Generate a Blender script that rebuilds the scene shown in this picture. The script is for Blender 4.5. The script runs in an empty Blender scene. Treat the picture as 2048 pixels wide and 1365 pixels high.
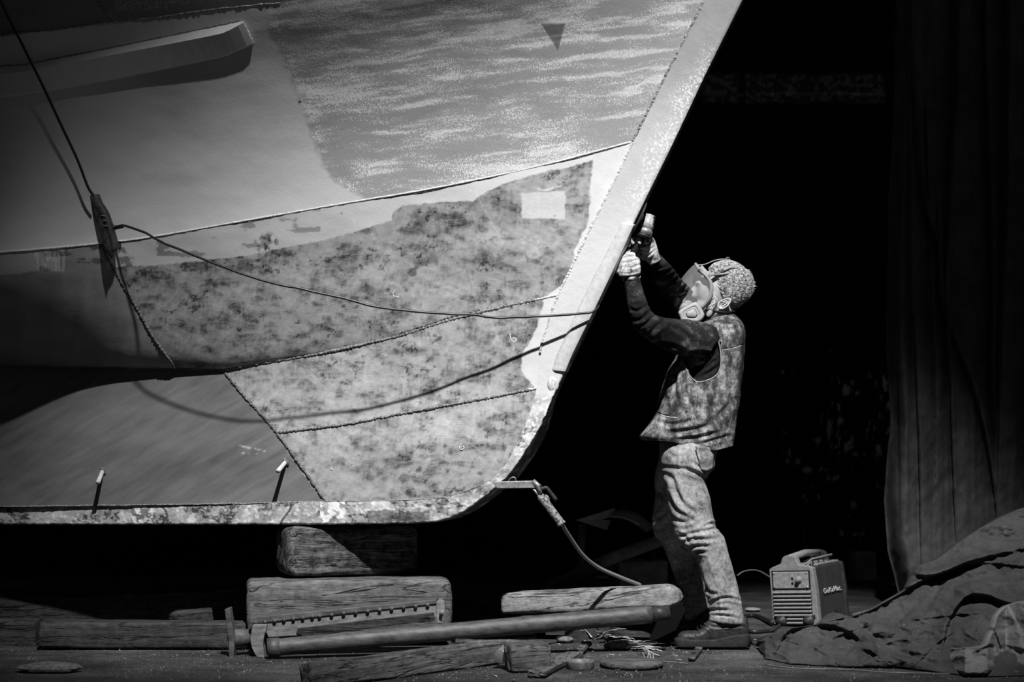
import bpy, bmesh, math, random
import numpy as np
from mathutils import Vector, Matrix, Quaternion

SC = bpy.context.scene
COL = SC.collection
# ------------------------------------------------------------------ camera
FPX = 4095.0                     # focal length in pixels of a 2048 x 1365 frame
CAM = np.array((0.0, -9.0, 1.0))
PITCH = math.atan(163.0 / FPX)   # the low camera looks slightly up
cd = bpy.data.cameras.new('camera'); cam = bpy.data.objects.new('camera', cd); COL.objects.link(cam)
cd.sensor_width = 36.0; cd.lens = FPX * 36.0 / 2048.0
cam.location = CAM; cam.rotation_euler = (math.pi / 2 + PITCH, 0, 0)
cd.dof.use_dof = True; cd.dof.focus_distance = 9.0; cd.dof.aperture_fstop = 3.2
SC.camera = cam
# ------------------------------------------------------------------ light
SC.view_settings.view_transform = 'Standard'; SC.view_settings.look = 'None'
SC.view_settings.exposure = 0.0; SC.view_settings.gamma = 1.0
SC.view_settings.use_curve_mapping = False
w = bpy.data.worlds.new('world'); SC.world = w; w.use_nodes = True
w.node_tree.nodes['Background'].inputs[0].default_value = (1, 1, 1, 1)
w.node_tree.nodes['Background'].inputs[1].default_value = 0.024
LDIR = Vector((0.10, -1.0, 1.22)).normalized()      # towards the lamp
AIM = Vector((0.30, 0.0, 0.90))
ld = bpy.data.lights.new('key_spot', 'SPOT'); lo = bpy.data.objects.new('key_spot', ld)  # added spot out of view, stands in for sunlight and its falloff
COL.objects.link(lo); lo.location = AIM + LDIR * 13.0
lo.rotation_euler = (-LDIR).to_track_quat('-Z', 'Y').to_euler()
ld.energy = 13800; ld.spot_size = math.radians(27.2); ld.spot_blend = 1.0; ld.shadow_soft_size = 0.15
ld.color = (1, 1, 1)
lo.scale = (1.0, 0.65, 1.0)         # cone squashed to shape the falloff: the beam is wider than it is high
SC.cycles.max_bounces = 5
try:
    SC.cycles.use_denoising = True
    SC.cycles.denoiser = 'OPENIMAGEDENOISE'
except Exception: pass

# ------------------------------------------------------------------ helpers
_c, _s = math.cos(PITCH), math.sin(PITCH)
def P(px, py, Y=0.0):
    """world point seen at pixel (px, py) of the photograph at depth plane y = Y"""
    px, py, Y = np.broadcast_arrays(np.asarray(px, float), np.asarray(py, float), np.asarray(Y, float))
    u = (px - 1024.0) / FPX; v = (682.5 - py) / FPX
    dy = _c - v * _s; dz = _s + v * _c
    t = (Y - CAM[1]) / dy
    return np.stack([u * t, Y, CAM[2] + dz * t], -1)
def PZ(px, py, z=0.0):
    """world point seen at pixel on the horizontal plane of height z"""
    u = (px - 1024.0) / FPX; v = (682.5 - py) / FPX
    dy = _c - v * _s; dz = _s + v * _c
    t = (z - CAM[2]) / dz
    return np.array((u * t, CAM[1] + dy * t, z))
def V(a): return Vector((float(a[0]), float(a[1]), float(a[2])))

_rng = np.random.default_rng(7)
_tab = _rng.random((256, 256))
def vn(x, y, seed=0):
    x = np.asarray(x, float) + seed * 17.31; y = np.asarray(y, float) + seed * 9.73
    xi = np.floor(x).astype(int); yi = np.floor(y).astype(int)
    fx = x - xi; fy = y - yi; fx = fx * fx * (3 - 2 * fx); fy = fy * fy * (3 - 2 * fy)
    a = _tab[xi % 256, yi % 256]; b = _tab[(xi + 1) % 256, yi % 256]
    c = _tab[xi % 256, (yi + 1) % 256]; d = _tab[(xi + 1) % 256, (yi + 1) % 256]
    return (a * (1 - fx) + b * fx) * (1 - fy) + (c * (1 - fx) + d * fx) * fy
def fbm(x, y, o=4, seed=0, g=0.5):
    r = 0; a = 1.0; t = 0
    for i in range(o):
        r = r + a * vn(x * 2 ** i, y * 2 ** i, seed + i * 3); t += a; a *= g
    return r / t
def fbm3(p, s=1.0, o=3, seed=0):
    p = np.asarray(p) * s
    return (fbm(p[..., 0], p[..., 1], o, seed) + fbm(p[..., 1] + 5.3, p[..., 2], o, seed + 1) + fbm(p[..., 2] + 2.1, p[..., 0], o, seed + 2)) / 3.0
def sst(a, b, x):
    t = np.clip((np.asarray(x, float) - a) / (b - a), 0, 1); return t * t * (3 - 2 * t)
def poly(pts):
    p = np.array(pts, float); return p[:, 0], p[:, 1]
def spline(pts, n):
    """Catmull-Rom through points (k, d) -> n samples evenly in parameter"""
    p = np.array(pts, float); k = len(p)
    if k < 3:
        t = np.linspace(0, 1, n)[:, None]; return p[0] * (1 - t) + p[-1] * t
    q = np.vstack([2 * p[0] - p[1], p, 2 * p[-1] - p[-2]])
    u = np.linspace(0, k - 1 - 1e-9, n); i = np.floor(u).astype(int); t = (u - i)[:, None]
    a, b, c, d = q[i], q[i + 1], q[i + 2], q[i + 3]
    return 0.5 * ((2 * b) + (c - a) * t + (2 * a - 5 * b + 4 * c - d) * t ** 2 + (3 * b - a - 3 * c + d) * t ** 3)

def mesh(name, verts, faces, mat=None, parent=None, smooth=True, origin=None):
    """one mesh object from world coordinates; its origin is its parent's or the given point"""
    verts = np.asarray(verts, float).reshape(-1, 3)
    if parent is not None: off = np.array(parent['_wo'])
    elif origin is not None: off = np.array(origin, float)
    else:
        off = verts.mean(0); off[2] = verts[:, 2].min()
    me = bpy.data.meshes.new(name); o = bpy.data.objects.new(name, me); COL.objects.link(o)
    lv = verts - off
    if isinstance(faces, np.ndarray) and faces.ndim == 2:
        n, k = faces.shape
        me.vertices.add(len(lv)); me.vertices.foreach_set('co', lv.astype(np.float32).ravel())
        me.loops.add(n * k); me.loops.foreach_set('vertex_index', faces.astype(np.int32).ravel())
        me.polygons.add(n); me.polygons.foreach_set('loop_start', np.arange(0, n * k, k, dtype=np.int32))
        me.update(calc_edges=True); me.validate()
    else:
        me.from_pydata(lv.tolist(), [], [list(map(int, f)) for f in faces]); me.validate()
    if smooth: me.polygons.foreach_set('use_smooth', [True] * len(me.polygons))
    if mat: me.materials.append(mat)
    if parent is not None: o.parent = parent
    else: o.location = off
    o['_wo'] = [float(x) for x in off]
    return o
def empty(name, loc, label=None, cat=None, group=None):
    o = bpy.data.objects.new(name, None); COL.objects.link(o); o.location = V(loc); o.empty_display_size = 0.1
    bpy.context.view_layer.update()
    tag(o, label, cat, group); o['_wo'] = [float(x) for x in loc]
    return o
def tag(o, label=None, cat=None, group=None, kind=None):
    if label: o['label'] = label
    if cat: o['category'] = cat
    if group: o['group'] = group
    if kind: o['kind'] = kind
    return o
def grid_faces(n, m, wrap_m=False, wrap_n=False, base=0):
    i = np.arange(n if wrap_n else n - 1)[:, None]; j = np.arange(m if wrap_m else m - 1)[None, :]
    i2 = (i + 1) % n; j2 = (j + 1) % m
    f = np.stack([i * m + j + 0 * i2, i * m + j2, i2 * m + j2, i2 * m + j + 0 * j2], -1).reshape(-1, 4)
    return f + base
class MB:
    def __init__(s): s.v = []; s.f = []; s.n = 0
    def add(s, v, f):
        v = np.asarray(v, float).reshape(-1, 3); s.v.append(v)
        s.f.extend([[int(i) + s.n for i in q] for q in f]); s.n += len(v); return s
    def build(s, name, mat, parent=None, smooth=True, origin=None):
        return mesh(name, np.vstack(s.v), s.f, mat, parent, smooth, origin)
def loft(rings, close=True, caps=True):
    """rings (n, m, 3) -> verts, faces"""
    R = np.asarray(rings, float); n, m = R.shape[:2]
    v = R.reshape(-1, 3); f = grid_faces(n, m, wrap_m=close).tolist()
    if caps:
        v = np.vstack([v, R[0].mean(0), R[-1].mean(0)])
        for j in range(m):
            k = (j + 1) % m
            f.append([n * m, k, j]); f.append([n * m + 1, (n - 1) * m + j, (n - 1) * m + k])
    return v, f
def tube(pts, r, seg=8, jit=0, seed=0):
    p = np.asarray(pts, float); n = len(p); r = np.broadcast_to(np.asarray(r, float), (n,)).copy()
    t = np.gradient(p, axis=0); t /= np.linalg.norm(t, axis=1)[:, None] + 1e-12
    ref = np.array((0, 0, 1.0)) if abs(t[0][2]) < .9 else np.array((1.0, 0, 0))
    N = np.cross(t[0], ref); N /= np.linalg.norm(N); rings = []
    a = np.linspace(0, 2 * np.pi, seg, endpoint=False); rg = np.random.default_rng(seed)
    for i in range(n):
        N = N - t[i] * N.dot(t[i]); N /= np.linalg.norm(N); B = np.cross(t[i], N)
        rr = r[i] * (1 + jit * (rg.random(seg) - .5))
        rings.append(p[i] + (np.cos(a) * rr)[:, None] * N + (np.sin(a) * rr)[:, None] * B)
    return loft(rings)
def ptube(px, Y, r, n=40, seg=8, **k):
    """tube along a splined pixel polyline; Y and r may be lists per point"""
    px = np.array(px, float); q = spline(px, n)
    Yv = spline(np.stack([np.broadcast_to(np.asarray(Y, float), (len(px),)), np.arange(len(px))], 1), n)[:, 0]
    rv = np.interp(np.linspace(0, 1, n), np.linspace(0, 1, len(np.atleast_1d(r))), np.atleast_1d(r))
    return tube(P(q[:, 0], q[:, 1], Yv), rv, seg, **k)
def boxv(c, sx, sy, sz, rz=0, ry=0, rx=0):
    """plain box verts/faces, full sizes, rotated about its centre"""
    M = (Matrix.Rotation(rz, 3, 'Z') @ Matrix.Rotation(ry, 3, 'Y') @ Matrix.Rotation(rx, 3, 'X'))
    M = np.array(M)
    s = np.array([(x, y, z) for x in (-.5, .5) for y in (-.5, .5) for z in (-.5, .5)]) * (sx, sy, sz)
    return s @ M.T + np.array(c, float), [[0, 1, 3, 2], [4, 6, 7, 5], [0, 4, 5, 1], [2, 3, 7, 6], [0, 2, 6, 4], [1, 5, 7, 3]]
def bevel(o, w_, seg=2, ang=0.6):
    m = o.modifiers.new('bevel', 'BEVEL'); m.width = w_; m.segments = seg; m.limit_method = 'ANGLE'; m.angle_limit = ang
    return o

# ------------------------------------------------------------------ materials
def g(v, a=1): return (v, v, v, a)
class NT:
    def __init__(s, name, rough=0.8, spec=0.3):
        s.m = bpy.data.materials.new(name); s.m.use_nodes = True; s.t = s.m.node_tree; s.n = s.t.nodes; s.l = s.t.links
        s.b = s.n['Principled BSDF']; s.b.inputs['Roughness'].default_value = rough
        s.b.inputs['Specular IOR Level'].default_value = spec
        s.co = s.n.new('ShaderNodeTexCoord').outputs['Object']
    def map(s, sc, rot=(0, 0, 0)):
        m = s.n.new('ShaderNodeMapping'); m.inputs['Scale'].default_value = sc; m.inputs['Rotation'].default_value = rot
        s.l.new(s.co, m.inputs[0]); return m.outputs[0]
    def noise(s, scale, det=4, rough=.55, vec=None, dist=0):
        q = s.n.new('ShaderNodeTexNoise'); q.inputs['Scale'].default_value = scale; q.inputs['Detail'].default_value = det
        q.inputs['Roughness'].default_value = rough; q.inputs['Distortion'].default_value = dist
        s.l.new(vec if vec else s.co, q.inputs['Vector']); return q.outputs[0]
    def voro(s, scale, vec=None, feat='F1'):
        q = s.n.new('ShaderNodeTexVoronoi'); q.feature = feat; q.inputs['Scale'].default_value = scale
        s.l.new(vec if vec else s.co, q.inputs['Vector']); return q.outputs[0]
    def ramp(s, inp, stops):
        r = s.n.new('ShaderNodeValToRGB'); e = r.color_ramp.elements
        while len(e) < len(stops): e.new(0.5)
        for k, (p, v) in enumerate(stops): e[k].position = p; e[k].color = g(v)
        s.l.new(inp, r.inputs[0]); return r.outputs[0]
    def math(s, op, a, b=0.5, clamp=False):
        q = s.n.new('ShaderNodeMath'); q.operation = op; q.use_clamp = clamp
        for i, x in enumerate((a, b)):
            if isinstance(x, (int, float)): q.inputs[i].default_value = x
            else: s.l.new(x, q.inputs[i])
        return q.outputs[0]
    def mix(s, f, a, b):
        q = s.n.new('ShaderNodeMix'); q.data_type = 'RGBA'
        for i, x in ((0, f), (6, a), (7, b)):
            if isinstance(x, (int, float)):
                q.inputs[i].default_value = x if i == 0 else g(x)
            else: s.l.new(x, q.inputs[i])
        return q.outputs[2]
    def attr(s, name, out='Fac'):
        q = s.n.new('ShaderNodeAttribute'); q.attribute_name = name; return q.outputs[out]
    def color(s, x): 
        if isinstance(x, (int, float)): s.b.inputs['Base Color'].default_value = g(x)
        else: s.l.new(x, s.b.inputs['Base Color'])
        return s
    def bump(s, h, strength=.3, dist=.01):
        q = s.n.new('ShaderNodeBump'); q.inputs['Strength'].default_value = strength; q.inputs['Distance'].default_value = dist
        s.l.new(h, q.inputs['Height']); s.l.new(q.outputs[0], s.b.inputs['Normal']); return s
def mottle(name, lo_, hi_, scale=20, rough=.8, stretch=(1, 1, 1), bump=.3, dist=.004, spec=.3, fine=180, c=(.35, .65), metal=0):
    t = NT(name, rough, spec); v = t.map(stretch)
    a = t.noise(scale, 6, .65, v); b = t.noise(fine, 3, .6, v)
    f = t.math('ADD', t.math('MULTIPLY', a, .7), t.math('MULTIPLY', b, .3))
    t.color(t.ramp(f, [(c[0], lo_), (c[1], hi_)])); t.bump(f, bump, dist)
    t.b.inputs['Metallic'].default_value = metal
    return t.m
def plain(name, v, rough=.6, spec=.4, metal=0):
    t = NT(name, rough, spec); t.color(float(v)); t.b.inputs['Metallic'].default_value = metal; return t.m

def remesh(name, parts, voxel, mat, parent, smooth_it=3, post=None, passes=()):
    """parts (verts, faces) fused into ONE continuous skin"""
    mb = MB()
    for v, f in parts: mb.add(v, f)
    me = bpy.data.meshes.new('t'); me.from_pydata(np.vstack(mb.v).tolist(), [], mb.f)
    o = bpy.data.objects.new('t', me); COL.objects.link(o)
    m = o.modifiers.new('r', 'REMESH'); m.mode = 'VOXEL'; m.voxel_size = voxel
    if smooth_it:
        k = o.modifiers.new('s', 'SMOOTH'); k.iterations = smooth_it; k.factor = .6
    dg = bpy.context.evaluated_depsgraph_get(); dg.update(); ev = o.evaluated_get(dg); em = ev.to_mesh()
    n = len(em.vertices); v = np.empty(n * 3, np.float32); em.vertices.foreach_get('co', v); v = v.reshape(-1, 3).astype(float)
    nn = np.empty(n * 3, np.float32); em.vertices.foreach_get('normal', nn); nn = nn.reshape(-1, 3).astype(float)
    f = [list(p.vertices) for p in em.polygons]; ev.to_mesh_clear()
    bpy.data.objects.remove(o); bpy.data.meshes.remove(me)
    if post is not None: v = post(v, nn)
    if f and all(len(q) == 4 for q in f): f = np.array(f)
    return mesh(name, v, f, mat, parent)
def proj(v):
    v = np.asarray(v, float); d = v - CAM
    fw = d[..., 1] * _c + d[..., 2] * _s; up = -d[..., 1] * _s + d[..., 2] * _c
    return 1024 + FPX * d[..., 0] / fw, 682.5 - FPX * up / fw
def seg_dist(px, py, line):
    """distance to a polyline in pixels, signed by side, and the parameter along it"""
    best = np.full(px.shape, 1e9); sg = np.ones(px.shape); par = np.zeros(px.shape); L = np.array(line, float); n = len(L) - 1
    for i in range(n):
        a, b = L[i], L[i + 1]; d = b - a; q = d.dot(d)
        t = np.clip(((px - a[0]) * d[0] + (py - a[1]) * d[1]) / q, 0, 1)
        dx = px - a[0] - t * d[0]; dy = py - a[1] - t * d[1]; r = np.hypot(dx, dy)
        k = r < best; best = np.where(k, r, best); sg = np.where(k, np.sign(d[0] * dy - d[1] * dx), sg); par = np.where(k, (i + t) / n, par)
    return best, sg, par
def creases(px, py, lines, w=4.0, d=.006):
    """valleys of folded cloth along lines; a line may be (pts, w, d)"""
    r = np.zeros(px.shape)
    for L in lines:
        pts, ww, dd = (L if isinstance(L, tuple) and not isinstance(L[0], (int, float)) and len(L) == 3 and isinstance(L[1], (int, float)) else (L, w, d))
        D, S, T = seg_dist(px, py, spline(pts, 10)); fade = np.sin(np.pi * np.clip(T, .04, .96)) ** .5
        r += fade * dd * (-np.exp(-(D / ww) ** 2) + .75 * np.exp(-((D - 1.9 * ww) / (1.1 * ww)) ** 2))
    return r
def ribs(R, n=60, m=40, pw=2.0, caps=True):
    """R: list of (xL, yL, xR, yR, Y, rY) screen-spanning elliptic sections"""
    q = spline(R, n); A = P(q[:, 0], q[:, 1], q[:, 4]); B = P(q[:, 2], q[:, 3], q[:, 4])
    th = np.linspace(0, 2 * np.pi, m, endpoint=False)
    cc = np.sign(np.cos(th)) * np.abs(np.cos(th)) ** (2 / pw); ss = np.sign(np.sin(th)) * np.abs(np.sin(th)) ** (2 / pw)
    c = (A + B) / 2; a = (B - A) / 2
    r = c[:, None] + a[:, None] * cc[None, :, None] + np.array((0, 1., 0))[None, None] * (q[:, 5][:, None] * ss[None, :])[..., None]
    return loft(r, caps=caps)
def ellip(c, ax, n=24, m=14, R=None):
    u, v = np.meshgrid(np.linspace(0, 2 * np.pi, n, endpoint=False), np.linspace(0.001, np.pi - .001, m), indexing='ij')
    p = np.stack([np.cos(u) * np.sin(v) * ax[0], np.sin(u) * np.sin(v) * ax[1], np.cos(v) * ax[2]], -1)
    if R is not None: p = p @ np.array(R).T
    p = p + np.array(c, float)
    f = grid_faces(n, m, wrap_n=True).tolist()
    f.append([i * m for i in range(n)][::1]); f.append([i * m + m - 1 for i in range(n)][::-1])
    return p.reshape(-1, 3), f
# ------------------------------------------------------------------ the place: ground and back sheet
m_ground = NT('ground_dirt', .9, .25)
_v = m_ground.map((1, 1.6, 1))
_a = m_ground.noise(1.4, 7, .7, _v); _b = m_ground.noise(45, 6, .75); _k = m_ground.voro(160)
_sp = m_ground.ramp(m_ground.noise(190, 2, .5), [(.66, 0), (.72, 1)])
_base = m_ground.ramp(m_ground.math('ADD', m_ground.math('MULTIPLY', _a, .6), m_ground.math('MULTIPLY', _b, .4)), [(.40, .014), (.50, .045), (.62, .12)])
m_ground.color(m_ground.mix(m_ground.math('MULTIPLY', _sp, m_ground.ramp(_a, [(.4, 0), (.6, 1)])), _base, .34))
m_ground.bump(m_ground.math('ADD', _b, m_ground.math('MULTIPLY', _a, 1.5)), .8, .012)
GX = np.linspace(-13, 13, 131); GY = np.linspace(-3, 7, 101)
gx, gy = np.meshgrid(GX, GY, indexing='ij')
gz = -0.012 + 0.02 * fbm(gx * 1.3, gy * 1.3, 4, 5)
gz = np.minimum(gz, 0.0)
fl = mesh('floor', np.stack([gx, gy, gz], -1), grid_faces(131, 101)[:, ::-1], m_ground.m, origin=(0, 0, 0)); tag(fl, kind='structure')

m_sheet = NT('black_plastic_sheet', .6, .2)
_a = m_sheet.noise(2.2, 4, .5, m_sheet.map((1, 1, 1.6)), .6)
_sa = m_sheet.n.new('ShaderNodeSeparateColor'); m_sheet.l.new(m_sheet.attr('splash_highlight', 'Color'), _sa.inputs[0])
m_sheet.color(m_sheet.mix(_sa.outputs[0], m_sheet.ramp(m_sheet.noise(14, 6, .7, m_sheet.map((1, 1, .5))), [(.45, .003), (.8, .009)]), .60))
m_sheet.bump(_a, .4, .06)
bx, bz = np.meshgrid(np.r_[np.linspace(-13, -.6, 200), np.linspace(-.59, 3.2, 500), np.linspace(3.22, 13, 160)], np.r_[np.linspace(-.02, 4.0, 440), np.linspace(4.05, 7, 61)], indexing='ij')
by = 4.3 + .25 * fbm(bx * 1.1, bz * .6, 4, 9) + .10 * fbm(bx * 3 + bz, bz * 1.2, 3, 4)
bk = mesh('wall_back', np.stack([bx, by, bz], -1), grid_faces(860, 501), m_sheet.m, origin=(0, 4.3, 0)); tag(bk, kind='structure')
qx, qy = proj(np.stack([bx, by, bz], -1))
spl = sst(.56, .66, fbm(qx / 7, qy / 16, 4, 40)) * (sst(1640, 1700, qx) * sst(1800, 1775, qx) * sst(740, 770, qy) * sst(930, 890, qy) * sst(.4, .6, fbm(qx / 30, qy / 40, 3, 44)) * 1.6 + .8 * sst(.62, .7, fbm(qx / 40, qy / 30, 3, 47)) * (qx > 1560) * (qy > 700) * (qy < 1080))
bandm = sst(1390, 1420, qx) * (qx < 1770) * (sst(145, 152, qy) * sst(212, 200, qy)) * (.25 + .9 * sst(.5, .62, fbm(qx / 9, qy / 6, 4, 50))) * (1 - .9 * ((qx > 1478) & (qx < 1492))) + .9 * np.exp(-((qy - 186 - 6 * fbm(qx / 40, 0 * qx, 2, 3)) / 3) ** 2) * sst(1400, 1420, qx) * (qx < 1770) * sst(.45, .55, fbm(qx / 25, 0 * qx, 3, 60))  # highlight across the upper sheet, painted in as a pale speckled band
at = bk.data.color_attributes.new('splash_highlight', 'FLOAT_COLOR', 'POINT'); bb_ = np.ones((bx.size, 4), np.float32); bb_[:, 0] = np.clip(spl + bandm * .35, 0, 1).ravel(); at.data.foreach_set('color', bb_.ravel())

# ------------------------------------------------------------------ the boat
def Yc(px): return 0.30 * (0.2 - (px - 1024.0) / 455.0)          # the boat's middle plane comes towards the camera at the bow
XIN = poly([(-300, 1562), (0, 1410), (140, 1338), (285, 1265), (455, 1182), (600, 1113), (680, 1086), (740, 1080), (799, 1075), (861, 1047), (929, 1014), (962, 978), (991, 906), (1001, 815), (1006, 640), (1012, 0), (1014, -300)])
XOUT = poly([(-300, 1641), (0, 1485), (120, 1425), (285, 1347), (445, 1268), (600, 1198), (680, 1163), (746, 1128), (785, 1110), (850, 1083), (904, 1050), (958, 1014), (987, 978), (1016, 942), (1038, 906), (1047, 860), (1049, 640), (1049, -300)])
LA = poly([(-300, 530), (0, 505), (215, 487), (330, 470), (500, 440), (640, 415), (850, 380), (1000, 350), (1120, 322), (1265, 283), (1600, 170)])
LC = poly([(-300, 730), (0, 732), (350, 737), (445, 740), (640, 708), (800, 672), (900, 640), (1000, 615), (1113, 591), (1600, 480)])
LD = poly([(445, 893), (553, 866), (700, 848), (800, 828), (1000, 792), (1113, 768)])
XSM = poly([(-300, 1562), (0, 1410), (285, 1265), (600, 1113), (680, 1086), (760, 1072), (1010, 1050)])
def half_breadth(px, py):
    s = np.maximum(np.interp(py, *XSM) - px, 0) / 455.0
    ya = np.interp(px, *LA); yc = np.interp(px, *LC)
    up = np.clip((ya - py) / 500.0, 0, 2)
    mid = np.clip((yc - py) / np.maximum(yc - ya, 1), 0, 1)
    aft = sst(900, 250, px)
    kk = 0.018 + 0.145 * mid ** (.85 - .45 * aft)
    th = .018 + .055 * sst(740, 930, py)
    return th + kk * s +   .51 * np.where(up < .75, up ** 2, .5625 + (up - .75) * 1.3) * (1 - np.exp(-s / .6)) * (1 - .45 * sst(700, 50, px)) + .34 * sst(350, -60, px) * sst(0, 1, mid ** .6)
def YH(px, py): return Yc(px) - half_breadth(px, py)              # near skin of the hull
def H(px, py, off=0.0): return P(px, py, YH(np.asarray(px, float), np.asarray(py, float)) - off)

step = 2.2
hx = np.r_[np.arange(-700, -40, 14.0), np.arange(-40, 1480, step), np.arange(1480, 1640, 8.0)]; hy = np.r_[np.arange(-298, -30, 8.0), np.arange(-30, 1013, step)]
hxx, hyy = np.meshgrid(hx, hy, indexing='ij')
# small buckles of the plating
dent = (fbm(hxx / 170, hyy / 90, 3, 3) - .5) * .010 + (fbm(hxx / 40, hyy / 30, 2, 8) - .5) * .0016
hv = P(hxx, hyy, YH(hxx, hyy) + dent)
keep = hxx < (np.interp(hyy, *XIN) * .55 + np.interp(hyy, *XOUT) * .45)
ff = grid_faces(len(hx), len(hy)); kf = keep.ravel()[ff].all(1); ff = ff[kf][:, ::-1]
# far side, coarser
cx = np.arange(-700, 1640, 16.0); cy = np.arange(-298, 1013, 16.0); cxx, cyy = np.meshgrid(cx, cy, indexing='ij')
cv = P(cxx, cyy, Yc(cxx) + half_breadth(cxx, cyy)); ck = cxx < (np.interp(cyy, *XIN) * .7 + np.interp(cyy, *XOUT) * .3)
cf = grid_faces(len(cx), len(cy)); cf = cf[ck.ravel()[cf].all(1)] + hv.reshape(-1, 3).shape[0]

# paint of the near side, from where each coat ends
X, Y_ = hxx, hyy
nz = lambda sx, sy, o=4, s=0: fbm(X / sx, Y_ / sy, o, s)
ya = np.interp(X, *LA); yc = np.interp(X, *LC); yd = np.interp(X, *LD); xi = np.interp(Y_, *XIN)
jit = (nz(14, 14, 4, 21) - .5) * 22
# A  upper plating: even grey coat
base = .50 + .05 * (nz(120, 60, 4, 1) - .5)
# A2 sanded, speckled area towards the bow
SL = poly([(-160, 545), (0, 530), (60, 535), (120, 565), (200, 598), (250, 615), (300, 628), (360, 660), (395, 720), (430, 760)])
sand = sst(-6, 10, X + jit * .8 - np.interp(Y_, *SL)) * (Y_ < ya)
streak = fbm((X + Y_ * .1) / 110, (Y_ + X * .10 + 14 * (fbm(X / 90, Y_ / 90, 2, 33) - .5)) / 12, 4, 31, .6)
streak2 = fbm(X / 60, Y_ / 40, 3, 35)
spk_amt = sand * np.clip(.52 + 2.0 * (streak - .5) + .9 * (streak2 - .5), .12, 1)
spk_amt = spk_amt + sand * .35 * np.exp(-((X - np.interp(Y_, *SL) - 14) / 16) ** 2) * (nz(20, 7, 3, 38) > .45)
spk_amt = spk_amt * (1 - .35 * sst(1050, 1300, X)) 
col = base.copy()
col = np.where(sand > .01, base * (1 - sand * .45), base)
col = col + sand * .16 * sst(.60, .70, streak)
# dark upper strake above the seam at top left
TS = poly([(-160, 88), (0, 71), (120, 58), (225, 44), (300, 37), (430, 18), (560, 5), (700, -20)])
top = (1 - sst(-1.5, 1.5, Y_ - np.interp(X, *TS))) * (X < 620)
col = col * (1 - top) + top * (.13 + .05 * nz(40, 40, 3, 5))
spk_top = top * sst(215, 235, X) * sst(20, -10, Y_ - np.interp(X, *TS) + 20) * .45
spk_amt = np.maximum(spk_amt * (1 - top), spk_top)
# B  pale filler band under the seam
LB = poly([(-160, 566), (0, 550), (120, 543), (215, 538), (262, 533), (330, 530), (500, 512), (640, 482), (720, 462), (783, 442), (786, 425), (806, 412), (900, 404), (945, 402), (975, 382), (1000, 370), (1060, 352), (1120, 338), (1184, 320), (1186, 318), (1400, 250)])
jb = (nz(9, 9, 4, 44) - .5) * 9 + (nz(60, 30, 3, 45) - .5) * 10
below = (Y_ >= ya)
lower = .295 + .0 * X
band = below * (1 - sst(-1.2, 1.2, Y_ + jb * .6 - np.interp(X, *LB)))
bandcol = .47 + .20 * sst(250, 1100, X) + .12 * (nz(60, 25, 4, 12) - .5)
bandcol = bandcol - .25 * sst(.60, .68, nz(34, 16, 4, 14)) * (X < 640)
bandcol = bandcol - .2 * ((X > 120) & (X < 215)) * 1.0 + .2 * ((X > 70) & (X < 130)) * sst(.5, .6, nz(3, 20, 3, 2))
# lower bare plates with dabs from the sanding disc
q1 = nz(26, 15, 4, 51); q2 = nz(9, 5, 3, 55); q3 = nz(70, 45, 3, 58); q4 = nz(4, 16, 3, 59)
dab = sst(.44, .70, q1 * .55 + q2 * .22 + q3 * .26 + .16 * (q4 - .5))
wx = X + 22 * (q3 - .5); wy = Y_ + 18 * (q1 - .5)
rip = fbm(wx / 11, wy / 2.6, 2, 71); sm1 = fbm((wx + wy * .9) / 60, (wy - wx * .55) / 7, 4, 72); sm3 = fbm((wx * .5 - wy) / 50, (wy * .5 + wx) / 6, 4, 73)
lcol = .40 - .20 * dab + .16 * (q2 - .5) + .15 * (rip - .5) * (.6 + 1.4 * dab) + .15 * (sm1 - .5) + .12 * (sm3 - .5) + .10 * (q3 - .5)
drk = sst(.62, .72, fbm(X / 13, Y_ / 10, 3, 75)) * sst(.48, .60, q3); lcol = lcol - .24 * drk * sst(.35, .6, nz(3, 3, 2, 76))
# arcs of the grinder
arc = np.zeros_like(X)
rr = np.random.default_rng(3)
for _ in range(46):
    ax_, ay_ = rr.uniform(330, 1080), rr.uniform(430, 960)
    m_ = np.hypot((X - ax_), (Y_ - ay_)); sect = np.abs(((np.arctan2(Y_ - ay_ + 60, X - ax_) + 3.14 + rr.uniform(0, 3)) % 6.28) - 3.14)
    rad = np.hypot(X - ax_, Y_ - ay_ + 60)
    arc += sst(34, 10, m_) * (.5 + .5 * np.sin(rad * rr.uniform(1.1, 1.5))) * rr.choice([-1, -1, 1])
lcol = lcol + .07 * np.clip(arc, -1, 1)
spots = np.zeros_like(X)
for sx, sy, sr in [(1180, 903, 0), (825, 545, 9), (833, 535, 5), (745, 590, 3), (925, 690, 0), (1017, 690, 5), (975, 890, 5), (820, 900, 0), (902, 905, 5), (823, 906, 4), (840, 938, 5), (890, 893, 4), (895, 943, 4), (1009, 896, 5), (817, 986, 6), (960, 948, 5), (630, 609, 4), (813, 580, 4), (776, 580, 4), (632, 685, 4), (640, 640, 0)]:
    if sr: spots = np.maximum(spots, sst(sr + 2, sr - 2, np.hypot(X - sx, Y_ - sy) + (nz(4, 4, 2, 7) - .5) * 4))
lcol = lcol * (1 - .6 * spots)
# darker upper right region by the filler band, as in the photograph
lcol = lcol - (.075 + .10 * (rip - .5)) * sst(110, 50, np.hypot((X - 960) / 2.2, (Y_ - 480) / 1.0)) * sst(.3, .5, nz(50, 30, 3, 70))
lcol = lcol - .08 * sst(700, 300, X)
col = np.where(below, np.clip(lcol, .05, .9), col)
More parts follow.
